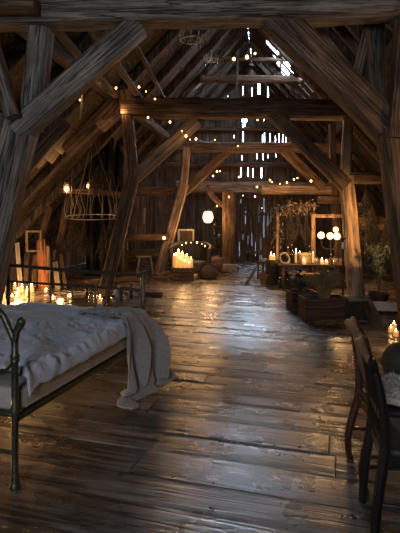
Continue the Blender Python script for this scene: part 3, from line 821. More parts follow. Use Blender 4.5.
row = [(J, 91, 302, 'clear glass jar nearest the tea lights in the row by the reddish post'), (J, 96, 303, 'second clear jar from the tea lights in the floor row'),
       (C1, 100, 304, 'unlidded candle stub standing between the jars at the reddish post foot'), (J, 104, 305, 'clear jar directly before the reddish post foot'),
       (BA, 108, 302, 'amber bottle just beyond the reddish post foot'), (J, 113, 304, 'jar below the white cloth cone on the floor'),
       (BD, 121, 301, 'dark bottle right beside the white cloth cone'), (J, 126, 301, 'lidded jar between two dark bottles on the floor'),
       (BD, 131, 299, 'dark bottle second from the bed post'), (J, 137, 298, 'jar at the bed-post end of the floor row'),
       (BD, 87, 299, 'dark bottle at the tea-light end of the floor row')]
for p, x, y, lb in row:
    g = put(p, fl(x, y), lb, 'jars and bottles on the floor', scale=(.95, .95, .8 + .3 * R.random()))
cn = thing('cloth_cone', 'small white cloth folded like a cone among the floor jars', 'cloth', fl(117.5, 297))
def cone(u, v):
    a = u * 2 * PI; r = (.11 * (1 - v) + .012) * (1 + .22 * math.sin(5 * a) * (1 - v)); return (r * math.cos(a) + .03 * v * v, r * math.sin(a), v * .24)
obj('folds', MB().grid(cone, 40, 10), M['cloth'], cn)
obj('tie', MB().tube([(.024 + .03 * math.cos(a), .03 * math.sin(a), .19) for a in [k * PI / 6 for k in range(12)]], .004, 5, closed=True), M['wire'], cn)
# debris tray
tr = thing('wooden_tray', 'flat dark tray with trinkets before the pale trestle stool', 'tray', fl(150, 296))
obj('base', MB().box((0, 0, .012), (.5, .25, .024)), M['dark'], tr, False)
for s in (-1, 1):
    obj('rim', MB().bar((-.25, s * .125, .03), (.25, s * .125, .03), .018, .05), M['dark'], tr)
    obj('rim', MB().bar((s * .25, -.125, .03), (s * .25, .125, .03), .018, .05), M['dark'], tr)

# ------------------------------------------------------------------ left aisle
def ladder_board(px0, py0, px1, py1, Y, wpx, mat, label, group=None):
    a = at(px0, py0, Y); b = at(px1, py1, Y + .45); 
    if a.z < 0: a.z = 0.01
    return timber('leaning_board', label, 'board', a, b, wpx / FOC * Y, .03, mat, rough=.008, group=group)
YL = 10.95
rb = R
xs = [7, 13.5, 25.5, 34, 53]
for i, x in enumerate(xs):
    Y = YL - .05 * (i % 2)
    ladder_board(x, 218 + 768 / Y, x + 1.5, 256 - (i * 5) % 7, Y, 5.6, M['boardV'], 'dark weathered plank leaning upright in the row behind the candle crowd', 'planks leaning behind the candles')
ladder_board(21, 218 + 768 / 10.7, 17, 243, 10.7, 4.5, M['stool'], 'narrow pale board leaning crooked in the plank row behind the candles')
ladder_board(43, 218 + 768 / 10.7, 41, 240, 10.7, 9, M['red'], 'wide reddish board leaning in the plank row behind the candles')
ladder_board(48.5, 218 + 768 / 10.6, 48, 246, 10.6, 3, M['pale'], 'slim tan board beside the wide reddish board')
ladder_board(58, 218 + 768 / 10.7, 55, 262, 10.7, 5, M['stool'], 'short pale stump of board at the end of the plank row')
ladder_board(66, 218 + 768 / 10.8, 61, 254, 10.8, 3.5, M['boardV'], 'thin dark stake leaning last in the plank row')
timber('floor_sill', 'long low sill timber on the floor beneath the dark drape', 'beam', fl(62, 284, .07), fl(140, 278, .07), .14, .14, M['brown'], up=(0, 0, 1))
def frame_thing(name, label, cat, c, w, h, bw, mat, thick=.03, rx=0.0, rz=0.0, inner=None, group=None):
    t = thing(name, label, cat, c, rz, group); t.rotation_euler = (rx, 0, rz)
    for nm, p, s in (('stile', (-w / 2 + bw / 2, 0, h / 2), (bw, thick, h)), ('stile', (w / 2 - bw / 2, 0, h / 2), (bw, thick, h)), ('rail', (0, 0, bw / 2), (w - 2 * bw, thick, bw)), ('rail', (0, 0, h - bw / 2), (w - 2 * bw, thick, bw))):
        obj(nm, MB().box(p, s), mat, t, False, bevel=.004)
    if inner is not None:
        obj('picture', MB().box((0, thick * .2, h / 2), (w - 2 * bw + .01, .006, h - 2 * bw + .01)), inner, t, False)
    return t
a = at(34, 252, 11.0)
pfm = frame_thing('picture_frame', 'empty pale wooden frame hanging above the plank row', 'frame', a, .36, .50, .05, M['pale'], rx=.1, rz=.2)
obj('hanging_wire', MB().tube([(-.14, 0, .49), (0, 0, .75), (.14, 0, .49)], .005, 5), M['wire'], pfm)
obj('hanging_wire', MB().tube([(0, 0, .74), (0, 0, 1.3)], .005, 5), M['wire'], pfm)
timber('cross_rail', 'aisle rail between the bedside post and the hoop lanterns', 'rail', at(60, 190, 11.2), at(122, 194, 11.2), .12, .14, M['brown'])
timber('wooden_post', 'dark roof strut standing behind the leaning planks', 'post', fl(30, 284), at(50, 207, 11.5), .16, .16, M['brown'])
timber('wooden_post', 'second roof strut rising beside the wide reddish board', 'post', fl(52, 283), at(71, 186, 11.6), .15, .15, M['brown'])
# lit planks under the roof
for k, (x0, y0, x1, y1) in enumerate(((34, 164, 50, 150), (47, 160, 62, 140), (57, 150, 70, 133), (100, 128, 118, 112))):
    timber('loose_plank', ('loose warm-lit plank lowest under the eaves behind the bedside post', 'loose warm-lit plank second above the bedside post under the roof', 'upper loose plank under the eaves beside the dark strut', 'lit plank wedged behind the reddish post under the middle tie beam')[k], 'plank',
           at(x0, y0, 9.2), at(x1, y1, 9.5), .24, .03, M['stool'] if k != 3 else M['pale'], up=(.7, -.4, .6))
point('fairy_glow', at(122, 111, 9.0), 3.0, r=.04)
point('fairy_glow', at(62, 165, 8.9), 4.0, r=.04)
for x, y1, lb in ((-1.75, 9.4, 'stored pole lying lengthwise on the tie beams nearest the roof edge'), (-1.3, 9.6, 'stored plank lying lengthwise on the tie beams beside the pole'), (-.85, 9.3, 'thin stored lath lying lengthwise on the tie beams nearest the chandelier')):
    timber('stored_pole', lb, 'pole', (x - .1, 5.2, 3.97), (x + .15, y1, 3.93), .12 if x < -1 else .06, .06, M['rafter'], up=(0, 0, 1))
rp = at(80, 119, 8.3); mb = MB().tube([rp, rp + Vector((.02, 0, .2)), rp + Vector((.03, .02, .42)), rp + Vector((.05, .03, .5))], [.016, .018, .014, .01], 6)
tag(obj('hanging_rope', mb, M['stems']), 'pale frayed rope end hanging from the fairy lights by the brace', 'rope')
# dark drape with a pointed top hanging from the rafters
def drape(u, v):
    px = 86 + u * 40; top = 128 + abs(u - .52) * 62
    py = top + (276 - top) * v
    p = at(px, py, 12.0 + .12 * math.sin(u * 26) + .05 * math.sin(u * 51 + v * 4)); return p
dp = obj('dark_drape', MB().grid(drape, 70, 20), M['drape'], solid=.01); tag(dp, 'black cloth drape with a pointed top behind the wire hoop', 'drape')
# wire hoop with hanging stems
hc = at(93, 217, 10.6)
hp = thing('wire_hoop', 'wide silver wire hoop hung with dry stems before the black drape', 'hoop', hc)
rr = .62
obj('ring', MB().tube([(rr * math.cos(a), .5 * rr * math.sin(a), .06 * math.sin(a)) for a in [k * PI / 24 for k in range(48)]], .011, 6, closed=True), M['silver'], hp)
for k in range(3):
    a = 2 * PI * k / 3 + .4
    obj('hanging_wire', MB().tube([(rr * math.cos(a), .5 * rr * math.sin(a), 0), (.0, 0, 1.75)], .005, 5), M['silver'], hp)
for k in range(16):
    a = 2 * PI * k / 16 + R.uniform(-.15, .15); x, y = rr * math.cos(a) * R.uniform(.75, 1), .5 * rr * math.sin(a) * R.uniform(.75, 1)
    h = R.uniform(.35, 1.0); pts = [(x + .05 * noise.noise(Vector((k, z * 3, 0))) * 2, y, z - .02) for z in [h * q / 8 for q in range(9)]]
    obj('dry_stem', MB().tube(pts, [.009 - .006 * q / 8 for q in range(9)], 5), M['stems'], hp)
def hang_lantern(label, c, r=.05, h=.17, power=3.0, wire=.8):
    t = thing('hanging_lantern', label, 'lantern', c)
    obj('glass', MB().lathe([(r * .8, 0), (r, .01), (r, h * .75), (r * .6, h), (r * .55, h), (r * .92, h * .74), (r * .92, .014), (.002, .012)], 12), M['clear'], t)
    obj('cap', MB().lathe([(r * .65, h), (r * .65, h + .02), (.015, h + .05), (.002, h + .05)], 12), M['black_iron'], t)
    obj('bulb', MB().ball((0, 0, h * .45), r * .62, 8, 1.3), M['bulb'], t)
    obj('hanger', MB().tube([(0, 0, h + .04), (.01, 0, h + wire)], .004, 5), M['wire'], t)
    return t
hang_lantern('small lit lantern hanging left of the wire hoop', at(66.5, 194, 10.5), .075, .25)
hang_lantern('small dim lantern hanging within the wire hoop stems', at(88, 189, 10.9), .045, .15)
point('lantern_light', at(66, 189, 10.3), 4, r=.05); point('lantern_light', at(88, 187, 10.75), 2.0, r=.05)
hang_lantern('added unseen lantern in the right aisle for lighting the honey-coloured post', Vector((3.62, 7.7, 1.6)), .08, .26, wire=1.35)  # out-of-view lantern added as fixture for the spot below
l = bpy.data.lights.new('added_post_spot', 'SPOT'); l.energy = 190; l.color = (1.0, .54, .21); l.shadow_soft_size = .08; l.spot_size = math.radians(92); l.spot_blend = .8  # added spot, brightens the honey-coloured post alone
o = bpy.data.objects.new('added_post_spot', l); COL.objects.link(o); o.location = (3.45, 7.65, 1.7)
o.rotation_euler = (Vector((2.9, 9.2, 1.25)) - Vector((3.45, 7.65, 1.7))).to_track_quat('-Z', 'Y').to_euler()
hang_lantern('added unseen lantern for warming the stout brown post and chairs', Vector((2.75, 3.6, 1.8)), .08, .26, wire=1.6)  # out-of-view fixture added to go with the warm fill lamp
point('lantern_light', (2.6, 3.55, 1.95), 26, r=.08)  # added warm fill on the nearest post and the chairs
# dried herb bunches
def bunch(name, label, top, L, w, n, mat, group=None, leaf=.07):
    t = thing(name, label, 'dried plants', top, 0, group)
    st = MB(); lv = MB()
    for i in range(n):
        a = R.uniform(0, 2 * PI); r = w * R.random() ** .6
        e = Vector((r * math.cos(a), r * math.sin(a) * .8, -L * R.uniform(.75, 1)))
        st.tube([(0, 0, 0), e * .5 + Vector((0, 0, .02)), e], .004, 4)
        for q in range(7):
            p = e * R.uniform(.35, 1); lv.leaf(p, (R.uniform(-1, 1), R.uniform(-1, 1), R.uniform(-1.4, .2)), leaf * R.uniform(.7, 1.5), leaf * .4)
    obj('stems', st, mat, t); obj('leaves', lv, mat, t, False)
    obj('string', MB().tube([(0, 0, -.03), (0, 0, .35)], .004, 5), M['wire'], t)
    return t
for i, (x, y, Y, L) in enumerate(((74, 215, 11.3, .9), (84, 226, 11.2, .8), (104, 224, 11.3, .9), (114, 205, 11.6, .9), (97, 166, 10.8, .7), (110, 165, 11.3, .8))):
    bunch('herb_bunch', ('dried herb bunch hanging below the left rim of the wire hoop', 'dried herb bunch hanging under the middle of the wire hoop', 'dried herb bunch under the right half of the wire hoop', 'dried herb bunch between the black drape and reddish post', 'herb bunch highest at the point of the black drape', 'herb bunch beside the reddish post stub above the hoop')[i],
          at(x, y, Y), L, .26, 34, M['herb'], 'herbs drying in the aisle')
# rails, log and trestle stool
timber('low_rail', 'upper horizontal rail with a lit bulb left of the pale post', 'rail', at(120, 238, 13.5), at(168, 237, 13.4), .2, .16, M['brown'])
timber('low_rail', 'lower thick rail behind the pale trestle stool', 'rail', at(118, 255, 13.9), at(160, 253, 13.7), .26, .18, M['rafter'])
timber('wooden_post', 'short stake carrying both low rails behind the trestle stool', 'post', fl(126, 273), at(125, 226, 13.8), .14, .14, M['rafter'])
ts = thing('trestle_stool', 'small pale trestle stool beside the pale leaning post', 'stool', fl(145, 274), .15)
hgt = .50
obj('top', MB().bar((-.24, 0, hgt), (.24, 0, hgt), .20, .045), M['stool'], ts)
for s in (-1, 1):
    for q in (-1, 1):
        obj('leg', MB().bar((s * .24, q * .12, 0), (s * .16, q * .05, hgt - .02), .05, .05), M['stool'], ts)
    obj('crossbar', MB().bar((s * .20, -.09, .2), (s * .20, .09, .2), .03, .03), M['stool'], ts)
def single_bulb(label, c, r=.04, power=2.0):
    t = thing('glow_bulb', label, 'light bulb', c)
    obj('glass', MB().ball((0, 0, 0), r, 10, 1.2), M['globe'], t)
    obj('socket', MB().lathe([(r * .45, r * .9), (r * .5, r * 1.8), (.003, r * 1.9)], 10), M['black_iron'], t)
    point('bulb_light', c + Vector((0, -r - .08, 0)), power, r=.04)
    return t
single_bulb('bare glowing bulb fixed at the end of the low rail', at(164, 238, 13.1), .042, 4)
# hanging tools / bits by the pale post
for x, y0, y1, lb in ((144, 208, 224, 'pale bone-like stick hanging left of the pale leaning post'), (150, 214, 232, 'dark strap hanging beside the pale bone-like stick')):
    timber('hanging_stick', lb, 'stick', at(x, y1, 12.8), at(x + .6, y0, 12.8), .05, .03, M['stems'] if x == 144 else M['dark'])

# ------------------------------------------------------------------ candle crate and seat at the far left centre
YC = 12.3
cc = fl(183, 280); YC = cc.y
ct = thing('wooden_crate', 'dark wooden crate carrying the glowing candles before the armchair', 'crate', cc)
cw, cd, ch = .56, .42, .30
obj('board_bottom', MB().box((0, 0, .02), (cw, cd, .02)), M['dark'], ct, False)
for s in (-1, 1):
    for k in range(3):
        obj('slat', MB().box((0, s * cd / 2, .06 + k * .1), (cw, .018, .085)), M['dark'], ct, False)
        obj('slat', MB().box((s * cw / 2, 0, .06 + k * .1), (.018, cd, .085)), M['dark'], ct, False)
obj('lid', MB().box((0, 0, ch + .015), (cw + .03, cd + .03, .024)), M['dark'], ct, False)
C3 = candle_proto('wax_candle', .30, .055, M['wax'], 'candle')
for i, (x, y, s) in enumerate(((-.22, .08, .95), (-.12, .10, 1.25), (-.02, .10, 1.1), (.09, .09, .95), (.20, .08, .7), (-.17, -.08, 1.05), (-.06, -.10, .75), (.05, -.10, .55), (.16, -.10, .4))):
    put(C3, cc + Vector((x, y, ch + .028)), 'thick lit candle among those crowded on the dark crate', 'candles crowded on the crate', scale=(.95, .95, s))
for i, (x, y) in enumerate(((195, 276), (199, 275))):
    put(C1, fl(x, y), ('small candle on the floor right beside the candle crate', 'small candle at the sack end of the candle crate')[i], scale=(.9, .9, 1.6))
point('candle_light', cc + Vector((0, -.45, .75)), 9, r=.15)
point('candle_light', cc + Vector((.1, .0, 1.0)), 6, r=.15)
# armchair / tub behind with garland
ac = fl(190, 276.5)
at_ = thing('tub_armchair', 'dark round tub armchair with fairy lights behind the candle crate', 'armchair', ac)
obj('seat', MB().lathe([(.42, .12), (.48, .14), (.5, .36), (.46, .42), (.2, .44), (.01, .44)], 24), M['leather'], at_)
def tub(u, v):
    a = -.15 * PI + u * 1.3 * PI; r = .52 + .04 * v; return (r * math.cos(a), r * math.sin(a), .15 + v * (.62 + .18 * math.sin(u * PI)))
obj('backrest', MB().grid(tub, 28, 8), M['leather'], at_, solid=.09)
for s in (-1, 1):
    for q in (-1, 1): obj('leg', MB().tube([(s * .3, q * .3, 0), (s * .28, q * .28, .13)], [.02, .03], 8), M['dark'], at_)
frame_thing('picture_frame', 'light framed picture propped behind the tub armchair', 'frame', at(186, 244, 14.2),   .48, .44, .05, M['stool'], inner=M['paper'], rx=-.05)
sb = thing('side_table', 'dark little table behind the armchair carrying the picture', 'table', Vector((at(186, 244, 14.25).x, 14.25, 0)))
tz = at(186, 244, 14.2).z
obj('table_top', MB().box((0, 0, tz - .02), (.6, .4, .035)), M['dark'], sb, False)
for s in (-1, 1):
    for q in (-1, 1): obj('leg', MB().bar((s * .26, q * .16, 0), (s * .26, q * .16, tz - .03), .04, .04), M['dark'], sb)
sk2 = thing('stuffed_sack', 'dark slumped sack on the floor right of the candle crate', 'sack', fl(208, 278))
obj('body', MB().lathe([(.20, 0), (.27, .03), (.28, .12), (.22, .22), (.12, .30), (.05, .35), (.07, .39), (.005, .38)], 18, wob=.06), M['sack'], sk2)
obj('tie', MB().tube([(.055 * math.cos(k * PI / 6), .055 * math.sin(k * PI / 6), .35) for k in range(12)], .01, 5, closed=True), M['wicker'], sk2)
cu = obj('cushion', pillow(0, 0, 0, .5, .42, .2, 0, 3), M['cushion']); cu.location = Vector((fl(215, 276).x, fl(206, 276).y + .5, .30)); cu.rotation_euler = (1.1, 0, -.3); tag(cu, 'dusky cushion leaning behind the slumped sack', 'cushion')
rough_block('storage_chest', 'dark low chest behind the slumped sack and cushion', 'chest', Vector((fl(210, 268).x, fl(210, 268).y + .35, 0)), (.7, .45, .36), M['dark'], 12)
for i, (x, y) in enumerate(((167, 279), (162, 280), (172, 281))):
    mb = MB()
    for q in range(9):
        a = R.uniform(0, PI); c = fl(x, y) + Vector((R.uniform(-.15, .15), R.uniform(-.08, .08), .03 + .02 * q)); d = Vector((math.cos(a), math.sin(a), R.uniform(-.1, .25))) * R.uniform(.12, .25)
        c.z = max(c.z, .05); mb.tube([c - d, c + d * .3 + Vector((0, 0, .02)), c + d], .008, 5)
    tag(obj('twig_heap', mb, M['wicker']), ('tangle of twigs at the foot of the pale leaning post', 'twig tangle nearest the trestle stool', 'twig tangle touching the candle crate')[i], 'twigs', 'twigs around the post foot')
# lantern on a cord
lc = at(208, 221, 14.0)
lt = thing('hanging_lantern', 'big bright lantern hanging on a cord before the far wall', 'lantern', lc)
obj('glass', MB().lathe([(.06, -.06), (.12, -.01), (.155, .09), (.14, .2), (.10, .27), (.05, .30), (.002, .30)], 18), M['lamp'], lt)
obj('cap', MB().lathe([(.11, .28), (.12, .30), (.06, .36), (.03, .39), (.002, .39)], 16), M['black_iron'], lt)
obj('base_ring', MB().lathe([(.05, -.09), (.07, -.08), (.07, -.05), (.002, -.05)], 14), M['black_iron'], lt)
zt = at(206, 186, 14.0).z
obj('cord', MB().tube([(0, 0, .38), (.06, 0, .55), (-.01, 0, .8), (-.02, 0, zt - lc.z)], .008, 6), M['wire'], lt)
point('lantern_light', lc + Vector((0, -.24, .1)), 55, r=.14)
point('lantern_light', lc + Vector((0, .3, .1)), 16, r=.14)
# shelf with glints between lantern and post
sh = thing('wall_shelf', 'narrow dark shelf rack with bottles beside the square upright post', 'shelf', Vector((at(219, 262, 15.3).x, 15.3, 0)))
for s in (-1, 1): obj('upright', MB().box((s * .24, 0, .9), (.03, .2, 1.8)), M['dark'], sh, False)
for k in range(5): obj('shelf_board', MB().box((0, 0, .25 + k * .36), (.46, .2, .025)), M['dark'], sh, False)
n = 0
for k in range(5):
    for q in range(3):
        put((J, BA, BD)[(k + q) % 3], Vector((sh.location.x - .15 + q * .15, 15.3 - .02, .265 + k * .36)), 'little jar or bottle glinting on the dark shelf rack', 'bottles on the shelf rack', scale=.72)
# pole leaning at the door
timber('leaning_pole', 'thin pole lying aslant on the floor toward the barn door', 'pole', fl(246, 283, .03), fl(264, 262.6, .03) + Vector((0, .0, .25)), .05, .05, M['dark'])

# ------------------------------------------------------------------ right side: bench with still life
TZ, YT = .55, 11.15
tb = thing('trestle_table', 'long low dark table carrying candles candelabrum and baskets', 'table', (0, 0, 0))
x0, x1 = at(277, 0, YT).x, 3.45
tb.location = ((x0 + x1) / 2, YT, 0); hx = (x1 - x0) / 2
for k in range(3): obj('top_board', MB().box((0, -.26 + k * .26, TZ - .02), (hx * 2, .25, .04)), M['dark'], tb, False, bevel=.006)
for s in (-1, 0, 1):
    for q in (-1, 1): obj('leg', MB().bar((s * (hx - .1), q * .3, 0), (s * (hx - .1), q * .26, TZ - .04), .08, .08), M['brown'], tb)
    obj('crossbar', MB().bar((s * (hx - .1), -.3, .3), (s * (hx - .1), .3, .3), .05, .07), M['brown'], tb)
def tp(px, dy=0.0): return Vector((at(px, 0, YT + dy).x, YT + dy, TZ))
# bottles below
DJ = thing('demijohn', 'demijohn', 'bottle', (0, 0, -50))
obj('glass', MB().lathe([(.09, 0), (.12, .02), (.135, .1), (.12, .2), (.05, .28), (.03, .30), (.03, .37), (.036, .372), (.036, .39), (.02, .392), (.002, .39)], 16), M['bottle'], DJ)
obj('stopper', MB().lathe([(.026, .38), (.028, .415), (.002, .418)], 10), M['stool'], DJ)
for i, (x, y) in enumerate(((283, 288), (290, 290), (297, 289), (303, 291), (321, 288), (328, 289), (285, 284), (300, 284))):
    put(DJ, fl(x, y), 'dark glass demijohn standing below the low still-life table', 'demijohns under the table', scale=.9 + .15 * R.random())
cb = thing('cardboard_box', 'brown box between the demijohns below the still-life table', 'box', fl(312, 292))
obj('body', MB().box((0, 0, .2), (.32, .28, .40)), M['card'], cb, False); 
for s in (-1, 1): obj('flap', MB().box((s * .20, 0, .41), (.12, .27, .008), Matrix.Rotation(s * .5, 3, 'Y')), M['card'], cb, False)
def basket(label, c, r, h, handle=True, mat='wicker', rt=1.2):
    t = thing('wicker_basket', label, 'basket', c)
    mb = MB()
    for k in range(9):
        z = .012 + (h - .02) * k / 8; q = r * (1 + (rt - 1) * k / 8)
        mb.tube([((q + .006 * (-1) ** (j + k)) * math.cos(2 * PI * j / 28), (q + .006 * (-1) ** (j + k)) * math.sin(2 * PI * j / 28), z) for j in range(28)], h / 15, 6, closed=True)
    o = obj('weave', mb, M[mat], t)
    obj('liner', MB().lathe([(r * .95, .004), (r * rt * .96, h * .8), (.002, h * .75)], 20), M['dark'], t)
    if handle: obj('handle', MB().tube([(r * rt * math.cos(a), 0, h + r * 1.1 * math.sin(a)) for a in [PI * k / 14 for k in range(15)]], .012, 6), M[mat], t)
    return t
basket('brown wicker basket on the floor at the far end of the table', fl(270, 284), .22, .26, False)
# wreath, bucket, bottles, candles on the table
wr = thing('wicker_ring', 'pale twisted wicker ring leaning on the still-life table', 'wreath', tp(284.5, -.2), .3)
for k in range(3):
    obj('strand', MB().tube([((.115 + .012 * math.cos(5 * a + k * 2.1)) * math.cos(a), .012 * math.sin(5 * a + k * 2.1) + .05 * math.sin(a), .13 + (.115 + .012 * math.cos(5 * a + k * 2.1)) * math.sin(a)) for a in [2 * PI * j / 36 for j in range(36)]], .013, 6, closed=True), M['stems'], wr)
bk = thing('straw_basket', 'glowing straw basket holding a candle on the still-life table', 'basket', tp(305, .0))
obj('body', MB().lathe([(.11, 0), (.14, .01), (.17, .2), (.18, .22), (.165, .22), (.13, .03), (.002, .03)], 18), M['straw'], bk)
obj('rim', MB().tube([(.175 * math.cos(k * PI / 10), .175 * math.sin(k * PI / 10), .222) for k in range(20)], .014, 6, closed=True), M['stems'], bk)
for x, dy, s, lb in ((304, -.24, (1, 1, .8), 'stout lit candle before the straw basket on the table'), (296, .1, (.55, .55, 1.9), 'tall lit candle behind the wicker ring on the table'), (299.5, .15, (.55, .55, 1.5), 'tall lit candle beside the straw basket on the table'),
                    (322, -.25, (1, 1, .8), 'short lit candle below the candelabrum on the table'), (326.5, -.28, (.9, .9, .6), 'shortest lit candle just under the candelabrum globes'), (313, .2, (.55, .55, 1.7), 'tall lit candle at the stile of the white frame')):
    put(C1, tp(x, dy), lb, scale=s)
for x, dy, p, s, lb in ((288, .15, BA, 1.15, 'amber bottle upright behind the wicker ring on the table'), (292, .2, BD, 1.3, 'tall dark bottle behind the wicker ring on the table'), (316, -.1, J, .9, 'lidded jar at the foot of the white frame'), (335, -.2, J, 1.0, 'lidded jar at the base of the candelabrum'), (331, -.3, BA, .7, 'small amber bottle before the candelabrum base'), (309.5, .28, BD, 1.2, 'dark bottle between straw basket and white frame')):
    put(p, tp(x, dy), lb, scale=s)
for i, (x, s) in enumerate(((271, 1.0), (274, .8))):
    put(C1, Vector((at(x, 0, 11.5).x, 11.5, .60)), ('lit candle on the stump left of the still-life table', 'smaller lit candle on the stump nearer the table')[i], scale=s)
stp = thing('log_stump', 'dark log stump carrying two candles at the table end', 'stump', (at(272.5, 0, 11.5).x, 11.5, 0))
obj('bark', MB().lathe([(.19, 0), (.18, .1), (.17, .3), (.175, .57), (.165, .60), (.002, .60)], 18, wob=.05), M['dark'], stp)
obj('cut_face', MB().lathe([(.15, .598), (.15, .601), (.002, .601)], 18), M['brown'], stp)
dk = thing('dark_chair', 'dark tall-backed chair standing beyond the log stump', 'chair', (at(267, 0, 12.6).x, 12.6, 0), -.5)
obj('seat', MB().box((0, 0, .44), (.42, .42, .05)), M['dark'], dk, False, bevel=.01)
obj('backrest', MB().box((0, .2, .80), (.42, .04, .55)), M['dark'], dk, False, bevel=.01)
for s in (-1, 1):
    for q in (-1, 1): obj('leg', MB().bar((s * .18, q * .18, 0), (s * .18, q * .18, .43), .04, .04), M['dark'], dk)
# arch of dried flowers
ar = thing('garland_arch', 'wooden arch wound with dried pale flowers over the table', 'arch', (0, 0, 0))
Ya = 11.7
A0, A1 = Vector((at(277.5, 0, Ya).x, Ya, 0)), at(277.5, 207, Ya); A2 = at(314, 205, Ya); A3 = Vector((A2.x, Ya, 0))
obj('upright', MB().bar(A0, A1, .06, .06), M['pale'], ar); obj('upright', MB().bar(A3, A2, .06, .06), M['pale'], ar); obj('crossbar', MB().bar(A1, A2, .06, .06), M['brown'], ar)
fm = MB(); dm = MB()
for i in range(420):
    if i < 300: t = R.random(); p = A1.lerp(A2, t) + Vector((R.gauss(0, .05), R.gauss(0, .10), R.gauss(-.05, .085)))
    else: t = R.random() ** 1.4; p = A1.lerp(Vector((A1.x, A1.y, .9)), t) + Vector((R.gauss(0, .07), R.gauss(0, .07), 0))
    d = (R.uniform(-1, 1), R.uniform(-1, 1), R.uniform(-1.3, .5))
    (fm if i % 3 else dm).leaf(p, d, R.uniform(.07, .16), .05)
o = obj('flower_heads', fm, M['flower'], ar, False); obj('leaves', dm, M['herb'], ar, False)  # dried flower heads, then the darker leaves
for i, (x, L) in enumerate(((284, .7), (291, .85), (298, .6), (306, .8))):
    bunch('herb_bunch', ('dried bunch hanging from the flower arch above the wicker ring', 'long dried bunch hanging second along the flower arch', 'short dried bunch over the tall table candles', 'dried bunch hanging beside the white frame')[i], at(x, 212, Ya), L, .14, 22, M['herb'], 'bunches on the flower arch', .06)
# white frame
fz = tp(329, .22)
frame_thing('window_sash', 'old pale window sash frame standing on the table behind the candelabrum', 'frame', fz, at(348, 0, YT).x - at(311.5, 0, YT).x, 1.14, .085, M['brown'], thick=.05)
# candelabrum
cdl = thing('candelabrum', 'tall iron candelabrum with four glowing globes on the table', 'candelabrum', tp(331, -.05))
obj('base', MB().lathe([(.11, 0), (.115, .012), (.06, .03), (.025, .06), (.018, .10), (.002, .10)], 16), M['black_iron'], cdl)
obj('stem', MB().lathe([(.014, .08), (.02, .2), (.013, .24), (.013, .50), (.02, .52), (.002, .55)], 10), M['black_iron'], cdl)
g0 = cdl.location
for x, y, r in ((322, 235.5, .080), (330.6, 236, .078), (335.6, 236.2, .080), (336.8, 229.8, .062)):
    w = at(x, y, YT - .05) - g0; w.y = .12 * math.sin(x * 1.7)
    arm = obj('arm', MB().tube(arc((0, 0, .34), (w.x * 1.1 + .02, w.y, .28), (w.x, w.y, w.z - r - .03), 10), .009, 6), M['black_iron'], cdl)
    obj('cup', MB().lathe([(.012, 0), (.035, .02), (.038, .03), (.002, .03)], 10, (w.x, w.y, w.z - r - .03)), M['black_iron'], arm)
    obj('globe', MB().ball(w, r, 12), M['globe'], arm)
for x in (319, 331, 338):
    point('candelabrum_light', at(x, 229, YT - .45), 28, r=.09)
point('candelabrum_light', at(330, 226, YT - .2), 8, r=.09)
point('candle_light', tp(304, -.34) + Vector((0, 0, .2)), 3.5, r=.04)
point('candle_light', at(273, 251, 11.2), 2, r=.04)
# iron stand in front
st0 = fl(343, 317)
ist = thing('iron_stand', 'slim iron candle stand on the floor before the honey-coloured post', 'stand', st0)
obj('pole', MB().tube([(0, 0, .02), (0, 0, 1.26)], .016, 8), M['black_iron'], ist)
obj('base', MB().lathe([(.13, 0), (.13, .012), (.04, .03), (.02, .06), (.002, .06)], 16), M['black_iron'], ist)
obj('clamp', MB().lathe([(.028, 1.10), (.03, 1.12), (.03, 1.2), (.028, 1.21), (.002, 1.21)], 10), M['silver'], ist)
obj('pricket', MB().lathe([(.02, 1.25), (.05, 1.27), (.05, 1.28), (.002, 1.28)], 12), M['black_iron'], ist)
# crate + planters
def planter(label, c, w, d, h, mat, rz=0.0):
    t = thing('planter_box', label, 'planter', c, rz)
    for s in (-1, 1):
        for k in range(2):
            obj('side_board', MB().box((0, s * d / 2, h * (.25 + .5 * k)), (w, .025, h * .48)), mat, t, False)
            obj('end_board', MB().box((s * w / 2, 0, h * (.25 + .5 * k)), (.025, d - .026, h * .48)), mat, t, False)
    obj('soil', MB().box((0, 0, h * .42), (w - .03, d - .03, h * .8)), M['sack'], t, False)
    return t
pc1 = fl(304, 311); planter('small dark plank box on the floor below the table', pc1 + Vector((0, .2, 0)), .44, .36, .32, M['planter'], .12)
pc2 = fl(327, 321); planter('wide dark planter box of dry grass before the table', pc2 + Vector((0, .25, 0)), .66, .42, .34, M['planter'], .10)
def tuft(name, label, c, n, h, w, mat, cat='plant', droop=.5):
    t = thing(name, label, cat, c)
    mb = MB()
    for i in range(n):
        a = R.uniform(0, 2 * PI); r0 = w * .25 * R.random() ** .5; L = h * R.uniform(.6, 1.1); sp = w * R.uniform(.2, 1)
        p0 = Vector((r0 * math.cos(a), r0 * math.sin(a), 0)); p2 = p0 + Vector((math.cos(a) * sp, math.sin(a) * sp, L * (1 - droop * .4)))
        p1 = p0 + Vector((math.cos(a) * sp * .25, math.sin(a) * sp * .25, L * .8))
        mb.tube(arc(p0, p1, p2, 5), [.006, .006, .005, .004, .003, .0015], 4)
    obj('blades', mb, mat, t)
    hd = MB()
    for i in range(n):
        a = R.uniform(0, 2 * PI); r = w * R.random() ** .6; p = Vector((r * math.cos(a), r * math.sin(a), h * R.uniform(.35, .95) * (1 - .3 * r / w)))
        hd.leaf(p, (math.cos(a), math.sin(a), R.uniform(-.5, 1)), R.uniform(.05, .12), .04)
    obj('seed_heads', hd, mat, t, False)
    return t
tuft('dry_grass', 'ochre dry grass tuft growing out of the wide planter box', pc2 + Vector((.02, .25, .31)), 150, .52, .32, M['grass'])
tuft('dry_grass', 'smaller dark grass tuft in the small dark plank box', pc1 + Vector((0, .2, .29)), 80, .30, .2, M['herb'])
